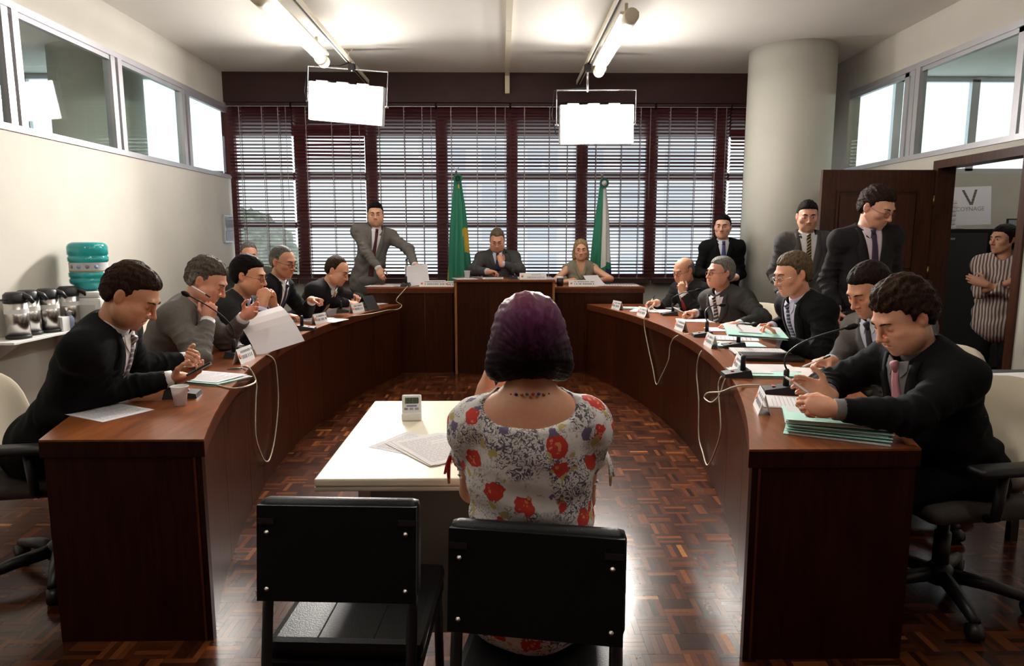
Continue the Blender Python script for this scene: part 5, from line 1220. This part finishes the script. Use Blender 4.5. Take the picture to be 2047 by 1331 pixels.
for k, (px, py, lb) in enumerate(((521, 722, 'before the man resting his cheek'), (582, 690, 'before the black haired man with clasped hands'), (668, 646, 'before the man raising a fist'), (714, 624, 'before the writing man'), (765, 619, 'nearest the rostrum on the water cooler side'))):
    p = onL(px, py); p.x = arc_x(p.y, -1, .05 if k else .04); p.z = DZT; plate('white name plate ' + lb, p, R(80) - math.atan((p.y - 4.7) / 7.3), .19, .085, seed=k)
st = thing('card_stand', 'black folded card stand at the far end of the water cooler side desk', 'stand', onL(748, 619), R(70))
MB().box((-.10, -.001, 0), (.10, .002, .15), X=Matrix.Rotation(R(-28), 4, 'X')).build('front_panel', M['black'], st); MB().box((-.10, -.001, 0), (.10, .002, .15), X=Matrix.Translation((0, .14, 0)) @ Matrix.Rotation(R(28), 4, 'X')).build('back_panel', M['black'], st)
F_ = lambda px, py: onface(px, py, -1)
cable('cream cable looping down the face of the water cooler side desk', [onL(430, 770) + Vector((0, 0, .004)), onL(468, 778) + Vector((0, 0, .004)), onL(500, 772) + Vector((0, 0, .006)), F_(511, 760), F_(500, 738), onL(486, 735) + Vector((0, 0, .006)), onL(498, 738) + Vector((0, 0, .008)), F_(512, 765), F_(511, 800), F_(511, 870), F_(522, 908), F_(531, 922), F_(540, 915), F_(550, 870), F_(556, 800), F_(552, 735), F_(545, 716), onL(533, 710) + Vector((0, 0, .004))])
cable('cream cable curling below the card stand', [onL(700, 632), onL(740, 628) + Vector((0, 0, .004)), F_(775, 620), F_(795, 618), F_(803, 610), atY(792, 600, 7.0), atY(806, 582, 7.06), atY(815, 572, 7.15)])
kn_ = thing('pocket_knife', 'small dark object beside the cream cable loop', 'gadget', onL(470, 739), R(20)); MB().tube([(-.04, 0, .004), (0, 0, .006), (.035, 0, .005)], [.002, .006, .004], 8, flat=.6).build('body', M['black'], kn_)
# --- right desk
fo = onR(1672, 862)
for k, (dx, dy, rz, lb) in enumerate(((.0, 0, 62, 'bottom'), (.005, .012, 65, 'middle'), (.0, .03, 70, 'topmost'))):
    folder('mint green folder, %s of the stack at the near end' % lb, fo + Vector((dx, dy, .0005 + k * .0195)), R(rz), hgt=.012)
paper('white sheets between the folder stack and the microphone', onR(1600, 806), R(75), 4, rows=10)
paper('long white sheets under the hands of the dark haired man', onR(1620, 745), R(68), 6, .25, .36, rows=0)
paper('white sheet bundle beside the nearest microphone stem', onR(1532, 738), R(80), 10, .2, .28, rows=0)
folder('mint folder under the white sheet bundle', onR(1528, 746), R(82), hgt=.008)
paper('thick white papers before the folder reading man', onR(1520, 706), R(84), 16, .23, .31, rows=12)
folder('mint folder beside the folder reading man', onR(1470, 690), R(80), hgt=.01)
bk = thing('notebook', 'black notebook under the papers of the dark haired man', 'notebook', onR(1540, 716), R(82)); MB().box((-.11, -.16, 0), (.11, .16, .018), bev=.003).build('cover', M['black'], bk); MB().box((-.108, -.15, .003), (.112, .15, .015)).build('page_block', M['paper2'], bk)
paper('white sheet nearest the charcoal suit on the doorway side', onR(1455, 659), R(80), 4, rows=6)
paper('white sheet under the raised folder', onR(1468, 676), R(78), 3, rows=6)
fo2 = folder('grey green folder held open by the reading man', pt(1508, 664, 3.92), R(75), hgt=.01, group='mint green folders'); fo2.rotation_euler = (R(3), R(-9), R(78))
paper('white sheets before the man in the charcoal suit', onR(1390, 641), R(80), 5, rows=8)
paper('white sheets crumpled together before the bald man', onR(1302, 622), R(70), 10, .26, .36, rows=8)
paper('white sheets at the hand of the bald man', onR(1330, 614), R(60), 4, rows=6)
folder('mint folder at the far end of the doorway side desk', onR(1262, 616), R(75), hgt=.006)
for k, (px, py, lb) in enumerate(((1487, 818, 'nearest the folder stack'), (1452, 742, 'before the dark haired man'), (1397, 692, 'before the folder reading man'), (1338, 660, 'before the man in the charcoal suit'), (1286, 632, 'before the bald man'), (1230, 618, 'nearest the rostrum on the doorway side'))):
    p = onR(px, py); p.x = arc_x(p.y, 1, .03); p.z = DZT; plate('white name plate ' + lb, p, R(-88) - math.atan(-(p.y - 4.7) / 7.0), .18, .085, seed=20 + k)
mic('black gooseneck microphone nearest on the doorway side', onR(1556, 784), R(-100), head=pt(1694, 655, 2.9), mid=pt(1545, 690, 2.95))
mic('black microphone before the folder reading man', onR(1466, 694), R(-95), head=pt(1505, 648, 3.7), mid=pt(1461, 640, 3.95))
mic('black microphone with a tall stem before the charcoal suit', onR(1404, 672), R(-95), head=pt(1440, 610, 4.8), mid=pt(1398, 610, 4.75))
mic('black microphone before the bald man', onR(1338, 630), R(-90), head=pt(1392, 580, 5.9), mid=pt(1330, 590, 5.9))
mic('black microphone base behind the second nearest name plate', onR(1472, 752), R(-95))
F_ = lambda px, py: onface(px, py, 1)
up = Vector((0, 0, .005))
cable('cream cable hanging lowest on the doorway side desk', [onR(1450, 684) + up, onR(1425, 690) + up, F_(1400, 705), F_(1393, 745), F_(1397, 800), F_(1397, 870), F_(1405, 905), F_(1414, 930), F_(1428, 905), F_(1441, 860), F_(1438, 800), F_(1437, 765), F_(1447, 750), onR(1475, 748) + up])
cable('cream cable looping before the nearest microphone', [onR(1520, 772) + up, onR(1490, 772) + up, onR(1465, 776) + up, F_(1440, 783), F_(1415, 785), F_(1408, 795), F_(1422, 804), F_(1438, 790), F_(1448, 762), onR(1462, 746) + up, onR(1480, 750) + up])
cable('cream cable hanging at the far part of the doorway side desk', [onR(1320, 627) + up, onR(1300, 620) + up * 5, F_(1290, 630), F_(1288, 650), F_(1296, 695), F_(1305, 735), F_(1312, 768), F_(1322, 752), F_(1336, 720), F_(1340, 690), F_(1352, 672), onR(1380, 668) + up])
# --- pens
def pen(label, p, d, cap=(.02, .02, .06), L_=.14):
    d = Vector(d).normalized(); p = Vector(p); o = thing('pen', label, 'pen', p)
    MB().tube([d * -L_ * .5, d * L_ * .25], .0042, 8).build('barrel', M['white'], o); MB().tube([d * L_ * .25, d * L_ * .5], .0048, 8).build('cap', cmat('plain', cap), o)
    MB().tube([d * -L_ * .58, d * -L_ * .5], [.001, .004], 8).build('tip', M['steel'], o); return o
pen('white and blue pen in the fist at the cheek', pt(402, 583, 3.70), (.5, 0, -.32), L_=.11)
pen('pen in the hand of the writing man', pz(722, 600, .84), (-.3, 0, 1))
pen('silver pen of the man in the charcoal suit', pz(1362, 622, .82), (.6, -.2, -.3))
pen('pen of the dark haired man in the grey suit', pz(1632, 722, .83), (.4, -.1, .2), (.02, .02, .02))
pen('pen held by the young man in the grey shirt', pz(1603, 775, .88), (.6, -.2, -.4), (.3, .3, .32))
pen('pen of the bald man', pz(1301, 603, .83), (.5, 0, .8))
# --- witness table
tm = thing('timer', 'white electronic timer with a grey display on the cream table', 'timer', atZ(823, 841, .731), R(4))
MB().box((-.039, -.002, 0), (.039, .03, .03), bev=.004).build('foot', M['white'], tm)
XT = Matrix.Translation((0, .004, .006)) @ Matrix.Rotation(R(-14), 4, 'X')
MB().box((-.038, 0, 0), (.038, .016, .095), bev=.006, X=XT).build('body', M['white'], tm); MB().box((-.026, -.0012, .060), (.026, .0, .084), X=XT).build('display', mat('lcd', (.13, .17, .12), .25), tm)
for k in range(4):
    x = -.018 + .0118 * k + (.003 if k > 1 else 0); m_ = MB()
    for (a, b, c2, d) in ((0, 0, .007, .0016), (0, .0085, .007, .010), (0, .0165, .007, .018), (0, 0, .0016, .018), (.0054, 0, .007, .018)): m_.box((x + a, -.0018, .063 + b), (x + c2, -.0012, .063 + d), X=XT)
    m_.build('digit', M['black'], tm)
MB().box((-.02, -.0012, .049), (.02, 0, .0535), X=XT).build('lettering', cmat('plain', (.10, .12, .35)), tm)
for k in range(3): MB().box((-.029 + k * .021, -.0022, .036), (-.015 + k * .021, 0, .044), bev=.001, X=XT).build('button', M['ink'] if k == 0 else cmat('plain', (.35, .35, .42)), tm)
paper('stapled printed sheets at the elbow of the seated woman', atZ(872, 896, .732), R(38), 4, rows=14, group='papers on the cream table')
paper('printed sheet under the stapled sheets on the cream table', atZ(842, 890, .7305), R(60), 1, rows=14, group='papers on the cream table')
# --- head table
plate('long white name plate on the rostrum', Vector((.33, 7.10, 1.006)), 0, .285, .07, 'PRESIDENTE', 'NELSON JUSTUS')
plate('long white name plate before the blonde woman', Vector((.86, 7.17, .926)), 0, .29, .07, seed=41)
plate('long white name plate beside the green flag', Vector((-.74, 7.17, .926)), 0, .28, .07, seed=42)
plate('small blank white card beside the rostrum', Vector((-.555, 7.17, .926)), 0, .085, .06, seed=43)
c_ = thing('plastic_cup', 'white plastic cup on the rostrum', 'cup', atZ(934, 556, 1.006)); MB().lathe([(.0, .003), (.024, .003), (.033, .076), (.036, .077), (.0365, .08), (.034, .081), (.0255, .0), (0, 0)][::-1], n=20, cap=False).build('wall', M['cup'], c_)
paper('white sheets at the left corner of the rostrum', Vector((-.40, 7.24, 1.006)), R(20), 4, rows=6, group='papers on the head table')
paper('white sheets under the hand of the man in glasses', Vector((-.10, 7.28, 1.006)), R(4), 6, rows=6, group='papers on the head table')
paper('white sheets behind the rostrum name plate', Vector((.24, 7.32, 1.006)), R(-6), 5, rows=6, group='papers on the head table')
paper('white sheets at the right corner of the rostrum', Vector((.50, 7.26, 1.006)), R(-35), 6, .16, .2, rows=4, group='papers on the head table')
paper('white papers under the hand of the standing man', Vector((-1.12, 7.34, .926)), R(75), 5, .24, .36, rows=8, group='papers on the head table')
paper('white sheets beside the standing man', Vector((-1.30, 7.26, .926)), R(85), 3, .2, .3, rows=8, group='papers on the head table')
o = paper('white sheet lifted by the standing man', Vector((-.93, 7.40, 1.03)), R(10), 1, .25, .26, rows=0, curl=.02, group='papers held in hands'); o.rotation_euler = (R(50), R(-6), R(8))
paper('white papers lying flat beside the blonde woman', Vector((1.27, 7.30, .926)), R(85), 8, .25, .42, rows=8, group='papers on the head table')
o = paper('white sheet under the hand of the blonde woman', Vector((1.02, 7.32, .96)), R(30), 1, .2, .22, rows=0, curl=.03, group='papers held in hands'); o.rotation_euler = (R(24), 0, R(30))
gl = thing('water_glass', 'short dark glass with a white lid on the head table beside the rostrum', 'glass', Vector((.63, 7.27, .926))); MB().lathe([(0, 0), (.034, 0), (.037, .08), (0, .081)], n=18).build('glass', M['black'], gl); MB().lathe([(0, .0815), (.039, .0815), (.039, .10), (0, .101)], n=18).build('lid', M['white'], gl)
mic('black microphone on the head table before the standing man', Vector((-1.03, 7.22, .926)), 0, head=Vector((-1.05, 7.45, 1.2)))
mic('black microphone on the rostrum beside the lying sheets', Vector((.12, 7.22, 1.006)), 0, head=Vector((.05, 7.62, 1.28)))
# --- flags
def flag(label, x, y, z1, lean, cols, rosette, w0, w1, drop):
    t = thing('flag', label, 'flag', (x, y, .18), group='flags on poles behind the rostrum')
    MB().lathe([(.0, 0), (.14, 0), (.14, .02), (.03, .05), (.02, .09), (0, .09)], n=24).build('stand', M['chrome'], t)
    top = Vector((lean, 0, z1 - .18)); MB().tube([(0, 0, .05), top], .0125, 10).build('pole', M['chrome'], t)
    MB().tube([top + Vector((-.03, 0, .045)), top, top + Vector((.03, 0, .045))], [.003, .012, .003], 6).build('finial', M['chrome'], t)
    nz, na = 30, 40; V_ = []; F_ = []; mi = []
    for i in range(nz + 1):
        u = i / nz; z = top.z - .07 - u * drop; cx = lean * (1 - .9 * u) + .012 + .03 * u
        for k in range(na):
            a = 2 * math.pi * k / na; ww = (w0 + (w1 - w0) * u ** .8); pl_ = 1 + .22 * math.sin(7 * a + 2.2 * u + 1) * min(1, u * 4) + .1 * math.sin(11 * a + 3 * u)
            V_.append((cx + ww * pl_ * math.cos(a), .75 * ww * pl_ * math.sin(a), z - .05 * u * math.sin(3 * a)))
    for i in range(nz):
        for k in range(na):
            F_.append((i * na + k, i * na + (k + 1) % na, (i + 1) * na + (k + 1) % na, (i + 1) * na + k)); mi.append(cols(i / nz, 2 * math.pi * (k + .5) / na))
    mb = MB().add(V_, F_, 0, True); mb.mi = mi; mb.build('cloth', [cmat('plain', c_) for c_ in ((.022, .215, .125), (.62, .40, .035), (.74, .74, .72), (.018, .022, .16))], t, fix=False)
    r0 = top + Vector((.02, -.05, -.09)); ro = MB()
    for k in range(14):
        a = 2 * math.pi * k / 14; ro.box((-.014, -.006, .012), (.014, .006, .055), bev=.004, X=Matrix.Translation(r0) @ Matrix.Rotation(a, 4, 'Y'))
    rr = ro.build('rosette', cmat('plain', (.02, .14, .10)), t)
    if rosette: MB().lathe([(0, 0), (.03, 0), (.03, .006), (.012, .008), (.012, .012), (0, .012)], n=18, X=Matrix.Translation(r0 + Vector((0, -.006, 0))) @ Matrix.Rotation(math.pi / 2, 4, 'X')).build('rosette_centre', M['white'], rr)
    return t
def c1(u, a):
    if a < math.pi: return 0
    x = math.cos(a)
    if .46 < u < .70 and x > .42 + (u - .46) * 1.4: return 1
    if x < -.95 and u > .6: return 1
    if x > .2 and x < .5 and u < .07: return 1
    return 0
def c2(u, a):
    if a < math.pi: return 2
    x = math.cos(a)
    if u > .80: return 3 if x > .0 and u < .95 else 0
    if u > .75: return 0
    return 0 if x < .0 else 2
flag('green flag with a yellow patch beside the standing man', -.545, 8.12, 2.22, .01, c1, False, .035, .125, 1.30)
flag('green and white flag with a blue patch behind the blonde woman', 1.13, 8.12, 2.17, .06, c2, True, .03, .12, 1.28)
# --- left wall things
sh = thing('wall_shelf', 'white wall shelf carrying the steel thermos jugs', 'shelf', (XL, 4.72, .765))
MB().box((0.001, -.47, 0), (.24, .42, .018), bev=.004).build('board', M['white'], sh)
for y in (-.3, .3): MB().add([(0.001, y, -.12), (.18, y, -.001), (0.001, y, -.001), (0.001, y + .015, -.12), (.18, y + .015, -.001), (0.001, y + .015, -.001)], [(0, 1, 2), (3, 5, 4), (0, 3, 4, 1), (1, 4, 5, 2), (2, 5, 3, 0)]).build('bracket', M['white'], sh)
for k, (y, x, lb) in enumerate(((4.44, .14, 'nearest on the wall shelf'), (4.61, .10, 'second on the wall shelf'), (4.75, .14, 'third on the wall shelf'), (4.98, .14, 'nearest the water cooler'))):
    j = thing('thermos_jug', 'steel thermos jug with a black pump top, ' + lb, 'thermos', (XL + x, y, .784), R(180 if k < 1 else 200), 'thermos jugs on the wall shelf')
    MB().lathe([(0, 0), (.072, 0), (.074, .018), (.068, .022)], n=28).build('foot', M['black'], j)
    MB().lathe([(.068, .0225), (.068, .235)], n=28).build('body', M['steel'], j)
    MB().lathe([(.069, .2355), (.070, .25), (.066, .29), (.05, .305), (0, .308)], n=28).build('pump_top', M['black'], j)
    MB().tube([(-.04, 0, .285), (-.09, 0, .27), (-.115, 0, .235)], [.022, .018, .012], 8).build('spout', M['black'], j)
    MB().tube([(.0, -.072, .26), (.072, -.04, .255), (.085, 0, .25), (.072, .04, .255), (.0, .072, .26)], .007, 8).build('carry_handle', M['black'], j)
    MB().lathe([(.0688, .165), (.0688, .195)], n=28, cap=False).build('label', M['white'], j)
bt = thing('sanitizer_bottle', 'small clear bottle with a white pump among the jugs', 'bottle', (XL + .20, 4.885, .784)); MB().lathe([(0, 0), (.024, 0), (.026, .08), (.014, .10), (0, .101)], n=16).build('body', mat('pale_blue_plastic', (.30, .36, .55), .25), bt); MB().lathe([(.01, .1015), (.012, .125), (.02, .127), (0, .14)], n=12).build('pump', M['white'], bt)
nb = thing('napkin_box', 'white paper box on the wall shelf', 'box', (XL + .19, 4.80, .784)); MB().box((-.035, -.04, 0), (.035, .04, .10), bev=.003).build('box', M['white'], nb)
wc = thing('water_cooler', 'white water cooler standing by the left wall', 'water cooler', (XL + .20, 5.16, 0))
MB().box((-.16, -.16, .0), (.16, .16, 1.0), bev=.02).build('cabinet', M['white'], wc); MB().box((-.15, -.15, 1.0), (.15, .15, 1.045), bev=.018).build('top', M['white'], wc)
MB().box((-.12, -.1655, .55), (.12, -.1605, .95), bev=.002).build('front_panel', M['lowwall'], wc); MB().box((.1605, -.12, .80), (.168, .12, .95), bev=.003).build('tap_panel', M['lowwall'], wc)
for y in (-.05, .05): MB().tube([(.169, y, .88), (.20, y, .88), (.20, y, .85)], .009, 8).build('tap', M['white'], wc)
bo = thing('water_bottle', 'turquoise twenty litre water bottle on the water cooler', 'bottle', (XL + .20, 5.16, 1.046))
pr_ = [(0, 0), (.03, .0), (.085, .018), (.125, .05)]
for z, r_ in ((.06, .133), (.085, .135), (.09, .128), (.10, .128), (.105, .135), (.135, .135), (.14, .127), (.215, .127), (.22, .134), (.25, .135), (.256, .128), (.266, .128), (.272, .135), (.33, .134), (.35, .122), (.362, .10), (.364, 0)): pr_.append((r_, z))
aq = mat('turquoise_bottle', (.03, .42, .43), .08, trans=.45); MB().lathe(pr_, n=36).build('body', aq, bo)
MB().lathe([(.1285, .143), (.1285, .212)], n=36, cap=False).build('label', M['paper'], bo); MB().lathe([(.1289, .145), (.1289, .153)], n=36, cap=False).build('label_stripe', cmat('plain', (.40, .25, .06)), bo)
for k in range(4): MB().lathe([(0, 0), (.014, 0), (.014, .001), (0, .001)], n=10, X=Matrix.Rotation(-2.0 + .45 * k, 4, 'Z') @ Matrix.Translation((.1292, 0, .182)) @ Matrix.Rotation(math.pi / 2, 4, 'Y')).build('label_mark', cmat('plain', (.25, .35, .55) if k % 2 else (.2, .2, .22)), bo)
wp = thing('wall_panel', 'grey control panel on the left wall beside the blinds', 'panel', (XL, 8.29, 1.55)); MB().box((.001, -.13, -.165), (.03, .13, .165), bev=.006).build('housing', M['alu'], wp); MB().box((.0305, -.11, -.145), (.034, .11, .145)).build('screen', mat('grey_screen', (.28, .28, .30), .3), wp); MB().box((.0305, -.122, -.03), (.036, -.113, .03)).build('latch', M['white'], wp)
sk_ = thing('wall_socket', 'small dark socket on the left wall behind the grey haired man', 'socket', (XL, 7.55, 1.14)); MB().box((.001, -.06, -.035), (.02, .06, .035), bev=.004).build('plate', M['ink'], sk_); MB().box((.0205, -.03, -.015), (.024, .03, .015)).build('insert', M['black'], sk_)
# --- office beyond the doorway
cb = thing('filing_cabinet', 'black steel cabinet beyond the doorway', 'cabinet', (5.15, 7.1, 0))
MB().box((-.48, 0, 0), (.48, .48, 1.53), bev=.004).build('body', M['blackmatt'], cb)
for s_ in (-1, 1):
    d_ = MB().box((s_ * .235 - .232 + .02, -.018, .05), (s_ * .235 + .212, -.001, 1.49), bev=.003).build('door', mat('cabinet_door%d' % s_, (.018, .018, .018), .5), cb)
    MB().box((s_ * .03 - .006, -.03, .75), (s_ * .03 + .006, -.0185, .9)).build('handle', M['steel'], d_)
MB().box((-.42, -.021, 1.42), (-.37, -.0185, 1.44)).build('name_tag', M['steel'], cb)
def qp(px, py, Y): return Vector(pt(px, py, Y))
a = qp(1939, 414, 7.42); po = thing('poster', 'white poster with a dark V emblem leaning above the black cabinet', 'poster', (a.x + .02, 7.50, 1.80)); po.rotation_euler = (R(-4), R(-2), 0)
MB().box((-.27, 0, -.22), (.27, .006, .20)).build('sheet', M['paper'], po)
vm = MB()
for sgn, (xa, xb) in ((-1, (-.045, .045)), (1, (.10, .05))):
    for k in range(10):
        t0, t1 = k / 10, (k + .85) / 10; x0_, x1_ = xa + (xb - xa) * t0, xa + (xb - xa) * t1; z0_, z1_ = .165 - .165 * t0, .165 - .165 * t1; w_ = .014
        vm.add([(x0_ - w_, -.002, z0_), (x0_ + w_, -.002, z0_), (x1_ + w_, -.002, z1_), (x1_ - w_, -.002, z1_), (x0_ - w_, -.0005, z0_), (x0_ + w_, -.0005, z0_), (x1_ + w_, -.0005, z1_), (x1_ - w_, -.0005, z1_)], [(0, 3, 2, 1), (4, 5, 6, 7), (0, 1, 5, 4), (1, 2, 6, 5), (2, 3, 7, 6), (3, 0, 4, 7)], k % 2)
vm.build('v_emblem', [cmat('plain', (.07, .035, .02)), cmat('plain', (.10, .09, .03))], po)
mk_text('COYNAGE', .066, cmat('plain', (.30, .30, .30)), po, (.035, -.002, -.045), (math.pi / 2, 0, 0))
for k in range(7):
    p_ = thing('paper_ream', 'folded white paper pile on the black cabinet, piece %s from the top' % ('one', 'two', 'three', 'four', 'five', 'six', 'seven')[6 - k], 'paper', (4.78, 7.30, 1.531 + k * .045), R(RND.uniform(-4, 4)), 'white paper piles on the cabinet'); MB().box((-.07, -.11, 0), (.07, .11, .043), bev=.012).build('ream', M['paper'], p_)
fb = thing('binder', 'brown box file at the edge of the black cabinet', 'binder', (4.69, 7.22, 1.531)); MB().box((-.018, -.1, 0), (.018, .1, .38), bev=.003).build('case', cmat('plain', (.22, .19, .11)), fb)
for k, (x, y) in enumerate(((5.02, 7.24), (5.2, 7.28), (5.36, 7.2))): paper('loose papers on the black cabinet, %s' % ('under the poster emblem', 'beside the poster', 'above the woman')[k], Vector((x, y, 1.532)), R(20 * k), 8, .3, .22, rows=0, group='papers on the black cabinet')
pf = thing('picture_frame', 'small dark framed picture on the black cabinet', 'picture', (5.5, 7.2, 1.545), R(-8)); MB().box((-.09, 0, -.012), (.09, .012, .10), bev=.003).build('frame', M['black'], pf); MB().box((-.072, -.002, .004), (.072, -.0005, .085)).build('print', cmat('plain', (.25, .28, .32)), pf)
# --- side table at the right edge
sd = thing('side_table', 'small dark side table behind the young man in the grey shirt', 'table', (2.72, 3.28, 0)); MB().box((-.3, -.28, .70), (.3, .28, .73), bev=.004).build('tabletop', M['black'], sd)
for sx in (-1, 1):
    for sy in (-1, 1): MB().box((sx * .27 - .018, sy * .25 - .018, 0), (sx * .27 + .018, sy * .25 + .018, .6995)).build('leg', M['black'], sd)
for k in range(3): paper('loose papers on the dark side table, %s sheet bundle' % ('lowest', 'middle', 'topmost')[k], Vector((2.60 + .03 * k, 3.25, .731 + k * .008)), R(70 + 14 * k), 8, rows=0, group='papers on the side table')
# --- P19 trimmings: necklace, bracelet, sleeve ribbons
k = p19; r = k['root']; og = k['org']; up_ = nrm(k['Tn'] - k['N']); xx = k['At'][:, 0]; yy = nrm(np.cross(up_, xx)); c0 = k['N'] + up_ * .028
for i in range(26):
    a = 2 * math.pi * i / 26; rr_ = .058
    b_ = MB().lathe([(0, -.004), (.0035, -.002), (.0045, 0), (.0035, .002), (0, .004)], n=8).build('bead', cmat('plain', ((.40, .03, .03), (.03, .05, .25), (.5, .32, .04), (.02, .12, .09))[i % 4]), r)
    b_.location = tuple(c0 + xx * rr_ * math.cos(a) + yy * rr_ * 1.08 * math.sin(a) + up_ * .012 * math.sin(a) * -1 - og)
wv = k['W']['L']; u = nrm(k['W']['L'] - k['E']['L']); v1 = nrm(np.cross(u, (0, 0, 1.0)) if abs(u[2]) < .9 else np.cross(u, (1.0, 0, 0))); v2 = np.cross(u, v1)
MB().tube([wv - u * .03 + (v1 * math.cos(t) + v2 * math.sin(t)) * .030 - og for t in np.linspace(0, 2 * math.pi, 18, endpoint=False)], .005, 6, closed=True).build('bracelet', cmat('plain', (.16, .14, .24)), r)
for q, s_ in (('L', -1), ('R', 1)):
    ce = k['S'][q] + (k['E'][q] - k['S'][q]) * .36 + xx * s_ * .055
    for j, dl in enumerate(((.0, -.03, -.10), (.025, -.01, -.075))): MB().tube([ce - og + np.array([0, 0, .02]), ce - og + np.array([s_ * .015, -.01, -.03]), ce - og + xx * s_ * (.012 + dl[0] * .5) + np.array([0, dl[1], dl[2] * .75])], [.004, .009, .004], 6, flat=.35).build('sleeve_ribbon', floral() if (q, j) == ('L', 0) else bpy.data.materials.get('floral_cloth'), r)
# --- outside the main window
bl = thing('office_block', 'pale grey office block outside the main window', 'building', (4.0, 42, -12)); MB().box((-9, 0, 0), (9, 10, 22)).build('walls', cmat('plain', (.78, .76, .82)), bl)
for i in range(6):
    for j in range(5): MB().box((-8 + i * 2.8, -.05, 11.2 + j * 2.1), (-6.2 + i * 2.8, .0, 12.5 + j * 2.1)).build('window', cmat('plain', (.55, .55, .62)), bl)
tr = thing('tree', 'dark green tree outside the main window', 'tree', (-10.5, 26, -10)); MB().tube([(0, 0, 0), (.2, 0, 6), (0, .2, 10)], [.35, .28, .15], 8).build('trunk', cmat('plain', (.08, .06, .04)), tr)
f = Field()
for q in range(16): f.ell(np.array([RND.gauss(0, 1.6), RND.gauss(0, 1.2), 11.2 + RND.gauss(0, 1.1)]), np.array([1.3, 1.2, 1.0]), None, .4)
V, F = f.mesh(.22); V += vnormals(V, F) * (.18 * snoise(V, 5, 2))[:, None]; link('crown', fastmesh('crown', V, F, [mat('leaves', (.22, .24, .19), .8, noise=.6, scale=2)], False), tr)
